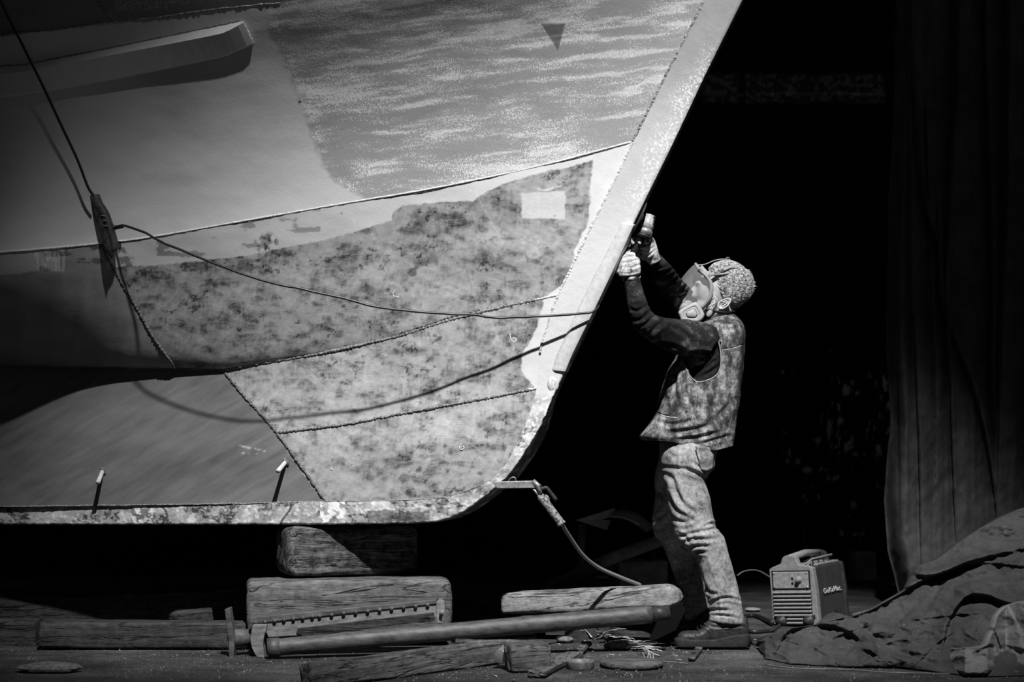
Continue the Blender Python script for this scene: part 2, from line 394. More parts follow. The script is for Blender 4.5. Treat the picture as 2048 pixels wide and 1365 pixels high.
# plain painted panels at the left (aft of the two slanting welds)
DW1 = poly([(487, 205), (510, 215), (560, 240), (620, 275), (680, 310), (735, 350)])
aft1 = below & (Y_ < yc) & (X < np.interp(Y_, *DW1))
col = np.where(aft1, .24 + .10 * (nz(90, 22, 4, 61) - .5) + .10 * (nz(20, 60, 3, 62) - .5), col)
DW2 = poly([(740, 445), (866, 553), (930, 590), (1000, 650)])
aft2 = (Y_ >= yc) & (X < np.interp(Y_, *DW2))
scf = fbm((X * .6 + Y_ * .8) / 12, (X - Y_) / 120, 4, 63)
col = np.where(aft2, .15 + .09 * (nz(140, 70, 4, 64) - .5) + .07 * (scf - .5) + .06 * (fbm((X - Y_ * .4) / 90, (Y_ + X * .5) / 9, 4, 66) - .5), col)
scr = np.exp(-((Y_ - (895 + (X - 490) * .18)) / 2.2) ** 2) * ((X > 478) & (X < 530)) + .8 * np.exp(-((Y_ - 907) / 2) ** 2) * ((X > 482) & (X < 515))
col = col + .35 * scr * sst(.35, .6, nz(6, 3, 3, 77))
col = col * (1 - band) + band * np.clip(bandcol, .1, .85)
# black lettering-like smear and brown patch in the band
sm = sst(.52, .58, nz(7, 7, 3, 81)) * sst(30, 8, np.hypot((X - 535) / 1.2, Y_ - 488)) + sst(13, 9, np.abs(X - (240 + (Y_ - 500) * .45))) * sst(.42, .5, nz(12, 12, 3, 83)) * ((Y_ > 495) & (Y_ < 535)) * (X > 225) * .7
col = np.where(below & (Y_ < 545), col * (1 - np.clip(sm, 0, 1)) + .06 * np.clip(sm, 0, 1), col)
# pale filler along the stem
PS = poly([(283, 1230), (300, 1200), (318, 1184), (440, 1176), (500, 1150), (560, 1142), (575, 1118), (586, 1100), (600, 1086), (640, 1080), (680, 1060), (712, 1042), (745, 1042), (765, 1060), (785, 1078), (800, 1072), (812, 1300), (1020, 1400)])
pale = below * sst(-1.5, 1.5, X + jb * .8 - np.interp(Y_, *PS))
col = col * (1 - pale) + pale * (.63 + .06 * (nz(20, 20, 4, 91) - .5))
# square patch of filler
rect = sst(-1.5, 1.5, X - 1042 - (Y_ - 385) * .04 + jb * .5) * sst(1.5, -1.5, X - 1130 + jb * .6) * sst(-1.5, 1.5, Y_ - 387 + (X - 1042) * .05 + jb * .5) * sst(1.5, -1.5, Y_ - 437 - (X - 1042) * .02 + jb * .4)
col = col * (1 - rect) + rect * (.58 + .08 * (nz(4, 4, 2, 92) - .5))
thin = np.exp(-((Y_ - 377 - 4 * np.sin(X / 9)) / 2) ** 2) * ((X > 1075) & (X < 1125)); col = col + .3 * thin
# dark triangular scar high on the bow
tri = sst(-2, 2, Y_ - 47) * sst(2, -2, (Y_ - 47) * .62 + np.abs(X - 1106 - (Y_ - 47) * .18) * 1.4 - 34)
col = col * (1 - .55 * tri); spk_amt = spk_amt * (1 - tri)
hole = sst(3.2, 1.6, np.hypot(X - 599, Y_ - 204)); col = col * (1 - hole)
spk_amt = spk_amt * (1 - hole) * (Y_ < ya)
# scattered pinholes
for _ in range(40):
    a_, b_ = rr.uniform(600, 1160), rr.uniform(420, 980); col = col * (1 - .7 * sst(2.4, 1.0, np.hypot(X - a_, Y_ - b_)))
# fine scratches by hand tools
for _ in range(26):
    a_, b_, th_, L_ = rr.uniform(600, 1080), rr.uniform(430, 960), rr.uniform(1.1, 1.9), rr.uniform(20, 70)
    dx_ = (X - a_); dy_ = (Y_ - b_); al = dx_ * math.cos(th_) + dy_ * math.sin(th_); pr = -dx_ * math.sin(th_) + dy_ * math.cos(th_) + 3 * np.sin(al / 30)
    col = col + .10 * np.exp(-(pr / 1.3) ** 2) * (np.abs(al) < L_) * below * (nz(5, 5, 2, 5) > .45)
col = np.clip(col, .02, .88)

m_hull = NT('hull_paint', .62, .35)
colA = m_hull.attr('paint', 'Color'); sep = m_hull.n.new('ShaderNodeSeparateColor'); m_hull.l.new(colA, sep.inputs[0])
vst = m_hull.map((1.3, 1, .75))
nf = m_hull.noise(230, 2, .55, vst, .6); nf2 = m_hull.noise(420, 2, .5)
thr = m_hull.math('SUBTRACT', .635, m_hull.math('MULTIPLY', sep.outputs[1], .23))
sp = m_hull.math('MULTIPLY', m_hull.math('SUBTRACT', nf, thr), 6.5, True)
sp = m_hull.math('MULTIPLY', sp, m_hull.math('MULTIPLY', sep.outputs[1], 3.0, True))
nh = m_hull.noise(300, 3, .6, m_hull.map((.8, 1, 2.4)), .8)
hat = m_hull.math('SUBTRACT', 1.0, m_hull.math('MULTIPLY', sep.outputs[2], m_hull.math('MULTIPLY', m_hull.math('SUBTRACT', nh, .44), 5.0, True)))
c1 = m_hull.math('MULTIPLY', m_hull.math('MULTIPLY', sep.outputs[0], hat), m_hull.math('ADD', .80, m_hull.math('MULTIPLY', nf2, .40)))
c2 = m_hull.mix(sp, c1, .68)
m_hull.color(c2); m_hull.bump(m_hull.math('ADD', m_hull.math('MULTIPLY', nf, .6), m_hull.noise(45, 4, .6)), .22, .004)
boat = empty('fishing_boat', P(600, 1049, Yc(600)), 'grey steel boat with raked bow, sanded plates and pale filler, resting on timber blocks', 'boat')
hull = mesh('hull_plating', np.vstack([hv.reshape(-1, 3), cv.reshape(-1, 3)]), np.vstack([ff, cf]), m_hull.m, boat)
at = hull.data.color_attributes.new('paint', 'FLOAT_COLOR', 'POINT')
buf = np.ones((len(hull.data.vertices), 4), np.float32); n0 = hx.size * hy.size
buf[:, 0] = .3; buf[:, 1] = 0
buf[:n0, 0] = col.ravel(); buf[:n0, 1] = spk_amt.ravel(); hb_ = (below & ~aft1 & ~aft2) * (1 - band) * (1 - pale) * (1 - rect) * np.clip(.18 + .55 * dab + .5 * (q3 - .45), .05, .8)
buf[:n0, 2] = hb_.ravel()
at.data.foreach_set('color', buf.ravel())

# stem and keel bar
def station(y0s):
    pass
ST = [((1562, -300), (1641, -300), .045), ((1410, 0), (1485, 0), .045), ((1338, 140), (1415, 140), .045), ((1265, 285), (1347, 285), .045), ((1182, 455), (1264, 453), .045), ((1113, 600), (1197, 602), .045),
      ((1086, 680), (1162, 682), .045), ((1077, 745), (1129, 746), .05), ((1072, 792), (1108, 788), .06), ((1047, 861), (1083, 850), .14), ((1030, 895), (1066, 880), .18), ((1014, 929), (1050, 904), .19), ((996, 949), (1034, 931), .19), ((978, 964), (1014, 958), .19),
      ((945, 981), (978, 987), .19), ((906, 993), (942, 1016), .19), ((860, 999), (906, 1038), .19), ((815, 1003), (866, 1047), .19), ((649, 1004), (653, 1050), .19), ((400, 1009), (400, 1050), .19), ((0, 1014), (0, 1050), .19), ((-300, 1016), (-300, 1050), .16)]
si = np.array([s[0] for s in ST], float); so = np.array([s[1] for s in ST], float); stt = np.array([s[2] for s in ST], float)
nst = 1500
cum = np.r_[0, np.cumsum(np.linalg.norm(np.diff((si + so) / 2, axis=0), axis=1))]; uu = np.linspace(0, cum[-1], nst)
def ci(c): return np.stack([np.interp(uu, cum, c[:, 0]), np.interp(uu, cum, c[:, 1])], 1)
def smooth1(a, k=9):
    ker = np.ones(k) / k; p = np.pad(a, ((k // 2, k // 2), (0, 0)), 'edge'); return np.stack([np.convolve(p[:, i], ker, 'valid') for i in range(a.shape[1])], 1)
I_ = smooth1(ci(si), 37); O_ = smooth1(ci(so), 37); T_ = smooth1(np.interp(uu, cum, stt)[:, None], 27)[:, 0]
O_ = O_ + ((fbm(uu / 9, 0 * uu, 3, 4) - .5) * 2.2)[:, None] * (I_[:, 1] > 790)[:, None]
cols = 34; fr = []
bn = np.array((.287, .958, 0))
fc = np.linspace(0, 1, cols)
pxs = I_[:, None, :] * (1 - fc)[None, :, None] + O_[:, None, :] * fc[None, :, None]
Yf = Yc(pxs[..., 0]) - T_[:, None] * .5 - .004
rel = (fbm(pxs[..., 0] / 12, pxs[..., 1] / 12, 4, 13) - .5) * np.where(pxs[..., 1] > 790, .006, .0015)
rnd = .006 * sst(.9, 1, fc) ** 2
F_ = P(pxs[..., 0], pxs[..., 1], Yf + rel + rnd[None, :])
back = F_[:, -1, None, :] + bn[None, None, :] * T_[:, None, None] * np.linspace(.08, 1, 5)[None, :, None]
inb = F_[:, :1] + bn * T_[:, None, None]
SV = np.concatenate([F_, back, inb], 1); ncol = SV.shape[1]
m_stem = NT('stem_paint', .6, .35)
sa = m_stem.attr('paint', 'Color'); sp_ = m_stem.n.new('ShaderNodeSeparateColor'); m_stem.l.new(sa, sp_.inputs[0])
n1 = m_stem.noise(95, 4, .6, None, 1.0); n2 = m_stem.noise(330, 2, .5)
spk = m_stem.math('MULTIPLY', m_stem.math('MULTIPLY', m_stem.math('SUBTRACT', n1, .50), 9, True), sp_.outputs[1])
bb = m_stem.math('MULTIPLY', sp_.outputs[0], m_stem.math('ADD', .88, m_stem.math('MULTIPLY', n2, .24)))
m_stem.color(m_stem.mix(spk, bb, .72)); m_stem.bump(m_stem.math('ADD', n1, m_stem.math('MULTIPLY', n2, .4)), .3, .004)
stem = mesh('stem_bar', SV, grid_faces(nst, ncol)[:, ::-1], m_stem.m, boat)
px_, py_ = pxs[..., 0], pxs[..., 1]
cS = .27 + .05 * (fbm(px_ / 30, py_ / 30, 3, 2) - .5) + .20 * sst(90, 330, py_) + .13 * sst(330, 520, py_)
amt = sst(.35, .8, fc[None, :] + (fbm(px_ / 50, py_ / 50, 3, 6) - .5) * .7) * sst(60, 160, py_) * sst(470, 380, py_) + .25 * sst(500, 560, py_) * (fc[None, :] > .7)
k1 = fbm(px_ / 26, py_ / 18, 5, 17); k2 = fbm(px_ / 8, py_ / 7, 3, 18)
keelc = .40 + .55 * (k1 - .5) + .35 * (fbm(px_ / 4, py_ / 4, 3, 19) - .5) - .36 * sst(.52, .60, fbm(px_ / 45, py_ / 22, 4, 23)) * sst(.45, .55, k2) + .25 * sst(.60, .68, k2)
keelc = np.where((px_ > 735) & (px_ < 860), keelc * np.where(sst(.42, .5, fc[None, :] + .3 * (k1 - .5)) > .5, .45, 1.1), keelc)
keelc = keelc + .35 * sst(.88, .93, fc[None, :]) * sst(.5, .6, k2) * (px_ > 700) 
jn = np.abs(px_ - (320 + 14 * np.sin((py_ - 1010) / 14))) < 2.2; jn2 = np.abs(px_ - (572 + 10 * np.cos((py_ - 1012) / 12))) < 2.5
keelc = np.where(jn | jn2, .08, keelc); keelc = np.where((px_ > 262) & (px_ < 305), keelc * .5 + .5 * (k2 > .55), keelc)
keelc = np.where((np.hypot((px_ - 738) * 1.0, (py_ - 1025)) < 0), .9, keelc)
keelc = np.where((px_ > 640) & (px_ < 690) & (k2 > .48), .85, keelc)
tk = sst(785, 800, py_ + (k2 - .5) * 14)
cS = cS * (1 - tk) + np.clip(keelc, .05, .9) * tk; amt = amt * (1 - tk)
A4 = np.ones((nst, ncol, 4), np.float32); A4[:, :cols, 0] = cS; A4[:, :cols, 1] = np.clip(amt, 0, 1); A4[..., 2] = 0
fin = fbm(np.repeat(uu[:, None], ncol - cols, 1) / 20, np.arange(ncol - cols)[None, :] * 1.3, 4, 12)
A4[:, cols:, 0] = np.where(O_[:, 1:2] > 790, .08 + .34 * sst(.55, .7, fin), .12); A4[:, cols:, 1] = 0
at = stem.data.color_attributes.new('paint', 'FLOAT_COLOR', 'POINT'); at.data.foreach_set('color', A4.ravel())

# raised strip welded on the lower stem
m_strip = mottle('strip_paint', .42, .62, 40, .6, bump=.3, dist=.003, c=(.3, .6))
q = 90
si2 = spline([(1246, 447), (1217, 503), (1171, 592), (1121, 700), (1106, 742)], q); so2 = spline([(1268, 449), (1243, 505), (1197, 602), (1147, 704), (1130, 744)], q)
ys = Yc(si2[:, 0]) - .026; yo = Yc(so2[:, 0]) - .026
wob = (fbm(np.arange(q) / 4, 0 * np.arange(q), 3, 2) - .5) * 1.6
a0 = P(si2[:, 0] - 3 + wob, si2[:, 1], ys); a1 = P(si2[:, 0] + 4 + wob, si2[:, 1], ys - .014); a2 = P(so2[:, 0] - 1.0, so2[:, 1], yo - .014); a3 = P(so2[:, 0] + .5, so2[:, 1], yo - .010); a4 = a3 + bn * .05
strip = mesh('reinforcing_strip', *loft(np.stack([a0, a1, a2, a3, a4, a0 + bn * .04], 1)), m_strip, boat); 

# weld beads
def mweld(name, lo_, hi_, c=(.42, .6)):
    return mottle(name, lo_, hi_, 120, .6, bump=.8, dist=.006, fine=300, c=c)
m_wd = mweld('weld_rusty', .03, .30, (.42, .62)); m_wl = mweld('weld_painted', .35, .75, (.38, .55)); m_wm = mweld('weld_mid', .05, .42)
def weld(pts, r, mat, onstem=False, n=260, rag=.8, lab=None, seed=1, off=.0):
    q_ = spline(pts, n); u_ = np.arange(n)
    q_ = q_ + np.stack([(fbm(u_ / 5, 0 * u_, 3, seed) - .5) * 2.6 * rag, (fbm(u_ / 5, 0 * u_ + 9, 3, seed) - .5) * 2.6 * rag], 1)
    rad = r * (.75 + rag * .9 * (vn(u_ / 1.7, 0 * u_, seed) - .35))
    c_ = H(q_[:, 0], q_[:, 1], off)
    o = mesh('weld_seam', *tube(c_, np.maximum(rad, r * .4), 7, .25, seed), mat, boat)
    if lab: o['label'] = lab
    return o
ax = lambda L, a, b, n=12: [(x, np.interp(x, *L)) for x in np.linspace(a, b, n)]
weld(ax(LA, -290, 1262), .0058, m_wl, rag=.35, lab='pale painted seam')
sA = spline(ax(LA, 150, 1262), 300)
d_ = mesh('seam_gap', *tube(H(sA[:, 0], sA[:, 1] + 3.2 + 1.2 * np.sin(np.arange(300) / 7.), -.001), .0022 * (.3 + 1.2 * vn(np.arange(300) / 6, np.zeros(300), 4)), 6), m_wd, boat)
weld(ax(LC, -150, 445), .005, m_wd, seed=4); weld(ax(LC, 445, 1070), .0075, m_wm, seed=5, n=420, lab='dark ragged weld')
weld([(x, y - 5) for x, y in ax(LC, 800, 960)], .0055, m_wd, seed=15, n=120)
weld(ax(LC, 1065, 1113), .006, m_wl, seed=6, n=60, rag=.4)
weld(ax(LD, 556, 1060), .0070, m_wm, seed=7, n=380, lab='dark ragged weld')
weld(ax(LD, 1055, 1112), .007, m_wl, seed=8, n=60)
weld([(205, 487), (215, 515), (240, 560), (275, 620), (310, 680), (352, 737)], .0072, m_wd, seed=9)
weld([(447, 742), (482, 785), (530, 838), (553, 866), (600, 930), (650, 1001)], .0072, m_wd, seed=10)
weld([(198, 0), (212, 22), (228, 42)], .005, m_wm, seed=16, n=40); weld([(150, -150), (198, 0)], .005, m_wm, seed=17, n=60)
weld(ax(TS, -150, 560), .0042, m_wm, rag=.9, seed=11, lab='pale seam edge')
weld([(1486, -150), (1410, 0), (1338, 140), (1290, 236), (1265, 285)], .0078, m_wm, rag=.7, seed=12, off=.004, n=300)
weld([(1265, 285), (1225, 370), (1182, 455), (1148, 525), (1113, 600), (1086, 680), (1080, 706)], .0070, m_wl, rag=.7, seed=13, off=.006, n=340, lab='pale painted weld')
weld([(1073, 800), (1047, 861), (1014, 929), (978, 962), (906, 991), (815, 1001), (649, 1003)], .0045, m_wm, rag=.6, seed=14, off=.004)
weld([(649, 1004), (400, 1009), (0, 1014), (-150, 1015)], .0045, m_wm, rag=.6, seed=18, off=.004)
# lump of filler where the strip ends
lm = MB(); c0 = P(1107, 768, Yc(1107) - .028)
uu2, vv2 = np.meshgrid(np.linspace(0, 2 * np.pi, 20, endpoint=False), np.linspace(0, np.pi, 11), indexing='ij')
sp3 = np.stack([np.cos(uu2) * np.sin(vv2) * .026, np.sin(uu2) * np.sin(vv2) * .010, np.cos(vv2) * .034], -1)
sp3 = sp3 * (1 + .4 * (fbm3(sp3 * 60, 1, 3) - .5))[..., None] + c0
lm.add(sp3, grid_faces(20, 11, wrap_n=True)); lm.build('filler_lump', m_wl, boat)

# rubbing strake
m_rail = mottle('rail_paint', .44, .52, 9, .6, bump=.12, dist=.003, c=(.3, .7)); 
rp = np.linspace(0, 1, 60)
def rr_(pts): return spline(pts, 60)
Ra = rr_([(-420, 186), (-160, 152), (0, 133), (60, 127), (240, 92), (430, 52), (480, 42), (486, 42)])
Rb = rr_([(-420, 202), (-160, 168), (0, 149), (60, 141), (240, 107), (420, 72), (455, 62), (487, 45)])
Rc = rr_([(-420, 244), (-160, 210), (0, 193), (80, 182), (240, 154), (430, 115), (470, 101), (505, 87)])
out = np.interp(rp, [0, .86, .95, 1], [.028, .028, .026, .020])
A0 = H(Ra[:, 0], Ra[:, 1], -.004); B0 = P(Rb[:, 0], Rb[:, 1], YH(Rb[:, 0], Rb[:, 1]) - out * 1.5); C0 = P(Rc[:, 0], Rc[:, 1], YH(Rc[:, 0], Rc[:, 1]) - out * .95)
Dz = C0.copy(); Dz[:, 1] = YH(Rc[:, 0], Rc[:, 1]) + .01
ring = np.stack([A0, A0 * .08 + B0 * .92, B0, B0 * .94 + C0 * .06, B0 * .06 + C0 * .94, C0, Dz], 1)
rail = mesh('rubbing_strake', *loft(ring), m_rail, boat, smooth=False)
weld([(x, y - 1) for x, y in [(-150, 151), (0, 133), (60, 127), (240, 92), (430, 52), (480, 42)]], .0028, m_wm, seed=19)
weld([(486, 42), (497, 64), (508, 87)], .004, m_wl, seed=20, n=30)

# two cut-off studs in the lower panel
m_stud = mottle('stud_steel', .35, .75, 90, .5, bump=.4)
for (x0, y0, x1, y1, yaw) in ((205, 943, 196, 966, 0), (571, 925, 556, 943, 0)):
    p0 = H(x0, y0, 0); p1 = P(x1, y1, YH(x1, y1) - .11)
    s_ = mesh('stud', *tube([p0 + (p0 - p1) * .15, p0, (p0 + p1) / 2, p1], [.010, .010, .010, .011], 10), m_stud, boat)
    tk = mesh('stud_weld', *tube([H(x0 - 3, y0 - 8, .002), H(x0 + 2, y0, .004), H(x0 + 6, y0 + 6, .002)], [.004, .010, .004], 8, .5), m_wd, boat)

# chalk marks on the plates
m_chalk = plain('chalk', .85, .9, .1)
def chalk(strokes, r=.0016):
    mb = MB()
    for s__ in strokes:
        q_ = spline(s__, 14); mb.add(*tube(H(q_[:, 0], q_[:, 1], .001), r, 5))
    return mb.build('chalk_mark', m_chalk, boat)
chalk([[(1020, 668), (1021, 676), (1026, 684), (1031, 684), (1032, 678), (1027, 676), (1024, 681)]])
chalk([[(923, 888), (919, 893), (920, 899), (925, 900), (928, 895), (924, 893), (921, 897)]])
chalk([[(790, 581), (786, 588), (789, 596)], [(788, 592), (798, 595)]])
chalk([[(603, 616), (599, 618), (602, 623)]])
chalk([[(664, 935), (662, 938), (665, 941)]])
# ------------------------------------------------------------------ the man grinding the stem
def fabric(name, lo_, hi_, scale=9, weave=420, rough=.9, c=(.38, .62), bump=.25):
    t = NT(name, rough, .15)
    a = t.noise(scale, 6, .65); b = t.noise(weave, 2, .5); k = t.noise(scale * 6, 4, .7)
    f = t.math('ADD', t.math('ADD', t.math('MULTIPLY', a, .45), t.math('MULTIPLY', b, .25)), t.math('MULTIPLY', k, .30))
    t.color(t.ramp(f, [(c[0], lo_), (c[1], hi_)])); t.bump(f, bump, .004); return t.m
m_jean = fabric('washed_denim', .07, .44, 11, 330, c=(.40, .61), bump=.35)
m_vest = NT('dusty_vest', .8, .25)
_a = m_vest.noise(9, 6, .75, m_vest.map((1.4, 1, .7))); _b = m_vest.noise(42, 5, .7); _cc = m_vest.noise(300, 2, .6)
_f = m_vest.math('ADD', m_vest.math('MULTIPLY', _a, .55), m_vest.math('ADD', m_vest.math('MULTIPLY', _b, .30), m_vest.math('MULTIPLY', _cc, .15)))
m_vest.color(m_vest.ramp(_f, [(.42, .018), (.49, .075), (.59, .38)])); m_vest.bump(_f, .45, .005)
m_knit = NT('dark_knit', .95, .05)
_a = m_knit.noise(12, 5, .7); _b = m_knit.noise(500, 2, .5)
m_knit.color(m_knit.ramp(m_knit.math('ADD', m_knit.math('MULTIPLY', _a, .7), m_knit.math('MULTIPLY', _b, .3)), [(.44, .012), (.54, .03), (.68, .20)])); m_knit.bump(_b, .3, .003)
m_skin = NT('skin', .55, .35); _a = m_skin.noise(40, 5, .6)
m_skin.color(m_skin.ramp(_a, [(.3, .36), (.7, .52)])); m_skin.bump(_a, .15, .002); m_skin = m_skin.m
m_hair = NT('grey_hair', .7, .3)
_h = m_hair.noise(85, 4, .7, m_hair.map((1, 1, 1))); m_hair.color(m_hair.ramp(_h, [(.36, .08), (.46, .45), (.58, .80)])); m_hair = m_hair.m
m_glove = NT('work_glove', .9, .1); _a = m_glove.noise(30, 6, .7); _b = m_glove.noise(400, 2, .5)
m_glove.color(m_glove.ramp(m_glove.math('ADD', m_glove.math('MULTIPLY', _a, .8), m_glove.math('MULTIPLY', _b, .2)), [(.38, .05), (.48, .35), (.62, .66)])); m_glove.bump(_a, .4, .004); m_glove = m_glove.m
m_boot = mottle('boot_leather', .012, .06, 30, .5, bump=.4, spec=.4, c=(.4, .7))
m_sole = mottle('boot_sole', .010, .035, 40, .8, bump=.5)
m_rubber = mottle('mask_rubber', .22, .34, 60, .55, bump=.2, c=(.3, .7)); m_filter = mottle('filter_plastic', .30, .42, 50, .5, bump=.15, c=(.3, .7))
m_black = plain('black_rubber', .012, .5)

man = empty('person', P(1420, 1296, .25) * (1, 1, 0), 'grey-haired person in respirator, dusty vest and jeans, reaching up to grind the boat bow', 'person')

# -- body: ONE continuous skin under the clothes (head, neck, trunk, arms, legs)
def rotY(a): return Matrix.Rotation(a, 3, 'Y')
HY = .28                                                       # depth of the head
hc = lambda x, y, Y=HY: P(x, y, Y)
headR = rotY(math.radians(-24))                                 # the head is thrown back
parts = []
parts.append(ellip(hc(1451, 572), (.106, .078, .104), 32, 20, headR))               # skull
parts.append(ellip(hc(1425, 584), (.075, .066, .088), 28, 18, headR))               # face
parts.append(ellip(hc(1413, 612), (.048, .050, .040), 24, 14, headR))               # jaw
parts.append(ellip(hc(1398, 617), (.022, .026, .020), 16, 10, headR))               # chin
parts.append(ellip(hc(1390, 583), (.021, .013, .026), 16, 10, rotY(math.radians(-8))))   # nose
parts.append(ellip(hc(1389, 592), (.013, .017, .010), 12, 8))
parts.append(ellip(hc(1397, 566), (.020, .048, .012), 16, 8, headR))                # brow
parts.append(ellip(hc(1397, 605), (.016, .024, .006), 12, 8, headR))                # lips
parts.append(ellip(hc(1397, 610), (.014, .022, .006), 12, 8, headR))
parts.append(ribs([(1428, 600, 1468, 604, .28, .058), (1425, 622, 1467, 622, .29, .058), (1422, 645, 1468, 645, .30, .062), (1410, 668, 1472, 665, .30, .09)], 16, 20))   # neck
parts.append(ribs([(1425, 645, 1470, 645, .3, .07), (1400, 665, 1476, 660, .3, .17), (1375, 700, 1474, 695, .3, .19), (1352, 770, 1468, 765, .3, .16), (1340, 830, 1460, 830, .3, .145), (1335, 880, 1440, 885, .3, .15), (1330, 930, 1425, 930, .3, .16), (1340, 960, 1412, 960, .3, .10)], 50, 32))
nearleg = [(1338, 900, 1418, 905, .22, .085), (1338, 960, 1405, 965, .20, .085), (1350, 1030, 1415, 1040, .17, .075), (1372, 1090, 1435, 1085, .15, .062), (1405, 1140, 1458, 1140, .14, .058), (1425, 1200, 1470, 1205, .13, .045), (1432, 1245, 1470, 1248, .13, .040), (1432, 1275, 1475, 1272, .13, .04)]
farleg = [(1330, 900, 1405, 905, .38, .085), (1320, 960, 1390, 965, .42, .085), (1318, 1030, 1380, 1035, .46, .075), (1326, 1080, 1384, 1080, .50, .062), (1346, 1140, 1396, 1140, .53, .058), (1365, 1200, 1408, 1205, .54, .045), (1372, 1255, 1410, 1255, .54, .04)]
parts += [ribs(nearleg, 40, 20), ribs(farleg, 40, 20)]
neararm = [(1422, 700, 1446, 678, .18, .05), (1395, 697, 1410, 662, .13, .042), (1340, 690, 1356, 654, .04, .036), (1308, 674, 1322, 650, -.03, .030), (1280, 652, 1302, 636, -.06, .036), (1265, 620, 1289, 614, -.07, .034), (1256, 585, 1280, 587, -.075, .030), (1252, 560, 1276, 557, -.08, .025)]
fararm = [(1400, 690, 1450, 672, .44, .07), (1368, 650, 1405, 620, .42, .055), (1345, 605, 1385, 588, .30, .045), (1320, 572, 1354, 556, .15, .040), (1306, 545, 1332, 530, .04, .033), (1299, 523, 1316, 510, -.01, .025)]
parts += [ribs(neararm, 40, 18), ribs(fararm, 36, 18)]
# hands: palm and five separate fingers
def hand(W, F, S, N, curl=(38, 48, 36), thumb=(30, 25), sc=1.0, glove=.0015, spread=.3):
    """W wrist, F towards the knuckles, S towards the thumb, N out of the palm (fingers close towards N)"""
    F = V(F).normalized(); N = (V(N) - F * F.dot(V(N))).normalized(); S_ = V(S); S_ = (S_ - F * F.dot(S_) - N * N.dot(S_)).normalized()
    W = V(W); out = []
    kn = [(.038, .082, .0098), (.013, .088, .0102), (-.012, .084, .0098), (-.035, .075, .0088)]
    ln = [(.042, .026, .021), (.047, .030, .022), (.043, .028, .021), (.034, .021, .019)]
    def seg(p, a, b): return p * (1 - b) + a * b
    # palm
    pr = []
    for t_, hw, ht in ((-.02, .026, .021), (.0, .028, .020), (.03, .036, .019), (.06, .043, .018), (.085, .044, .014), (.094, .040, .010)):
        c = W + F * t_ * sc; th = np.linspace(0, 2 * np.pi, 20, endpoint=False)
        pr.append([list(c + S_ * (math.cos(a) * (hw + glove) * sc) + N * (math.sin(a) * (ht + glove) * sc)) for a in th])
    out.append(loft(np.array(pr)))
    for k in range(4):
        off, st, r = kn[k]; p = W + S_ * off * sc + F * (st - .012) * sc; ang = 0
        dirn = (F + S_ * off * spread * 4).normalized(); pts = [p, p + dirn * .012 * sc]; p = pts[-1]; rad = [r + glove, r + glove + .0008]
        for j in range(3):
            ang += math.radians(curl[j] * (1 + .06 * (k - 1.5)))
            d = dirn * math.cos(ang) + N * math.sin(ang)
            mid = p + d * ln[k][j] * sc * .5; p = p + d * ln[k][j] * sc; pts += [mid, p]; rad += [(r - .0004 * j + glove) * .97, (r - .0006 * (j + 1) + glove) * (1.04 if j < 2 else .8)]
        q_ = spline([list(x) for x in pts], 22); rr2 = np.interp(np.linspace(0, 1, 22), np.linspace(0, 1, len(rad)), rad) * sc
        out.append(tube(q_, rr2, 12)); out.append(ellip(q_[-1], (rr2[-1],) * 3, 12, 8))
    p = W + S_ * .026 * sc + F * .022 * sc; d = (S_ * .75 + F * .6 + N * .35).normalized(); pts = [p]; rad = [.015, .0135, .012, .0115, .011, .0095]
    for j, (L, an) in enumerate(((.040, 0), (.030, thumb[0]), (.025, thumb[1]))):
        if j: d = (d * math.cos(math.radians(an)) + (N * .75 - S_ * .5 + F * .2).normalized() * math.sin(math.radians(an))).normalized()
        pts.append(p + d * L * .5 * sc); p = p + d * L * sc; pts.append(p)
    q_ = spline([list(x) for x in pts], 20); rr2 = (np.interp(np.linspace(0, 1, 20), np.linspace(0, 1, len(rad)), rad) + glove) * sc
    out.append(tube(q_, rr2, 12)); out.append(ellip(q_[-1], (rr2[-1],) * 3, 12, 8))
    return out
W1 = P(1261, 551, -.085); W2 = P(1307, 518, -.02)
F1 = (-.30, .10, 1.0); F2 = (-.50, -.15, .90)
h1 = dict(W=W1, F=F1, S=(-.95, .1, -.2), N=(.25, .95, .15), curl=(34, 50, 36)); h2 = dict(W=W2, F=F2, S=(-.2, .9, 0), N=(-.35, -.75, -.3), curl=(40, 52, 40))
parts += hand(**h1, glove=-.002) + hand(**h2, glove=-.002)
body = remesh('body', parts, .0075, m_skin, man, 4)

# -- ear, eyes, hair
def earshape():
    mb = MB(); c0 = P(1446, 609, HY - .074)
    th = np.linspace(0, 2 * np.pi, 26, endpoint=False)
    tilt = Matrix.Rotation(math.radians(58), 3, 'Y')
    def oval(sx, sz, y, ox=0, oz=0): 
        p = np.stack([np.cos(th) * sx + ox, np.full(26, y), np.sin(th) * sz * (1 + .18 * np.sin(th)) + oz], 1); return p @ np.array(tilt).T + c0
    rings = [oval(.014, .026, .010), oval(.019, .033, -.002), oval(.0205, .035, -.010), oval(.0175, .031, -.013), oval(.0145, .027, -.009), oval(.011, .020, -.004, .002, -.001), oval(.004, .008, .002, .003, -.004)]
    mb.add(*loft(np.array(rings)))
    cu = np.array([(.008 * math.cos(a) - .001, -.011, .017 * math.sin(a) + .003) for a in np.linspace(-.7, 3.3, 16)]) @ np.array(tilt).T + c0
    mb.add(*tube(cu, .0032, 8)); return mb
ear_ = earshape().build('ear', m_skin, man)
mb = MB(); c0 = P(1446, 609, HY + .076); mb.add(*ellip(c0, (.019, .010, .032), 18, 12, rotY(math.radians(58)))); mb.build('ear', m_skin, man)
m_eye = plain('eye_white', .6, .2); m_iris = plain('iris_dark', .02, .2)
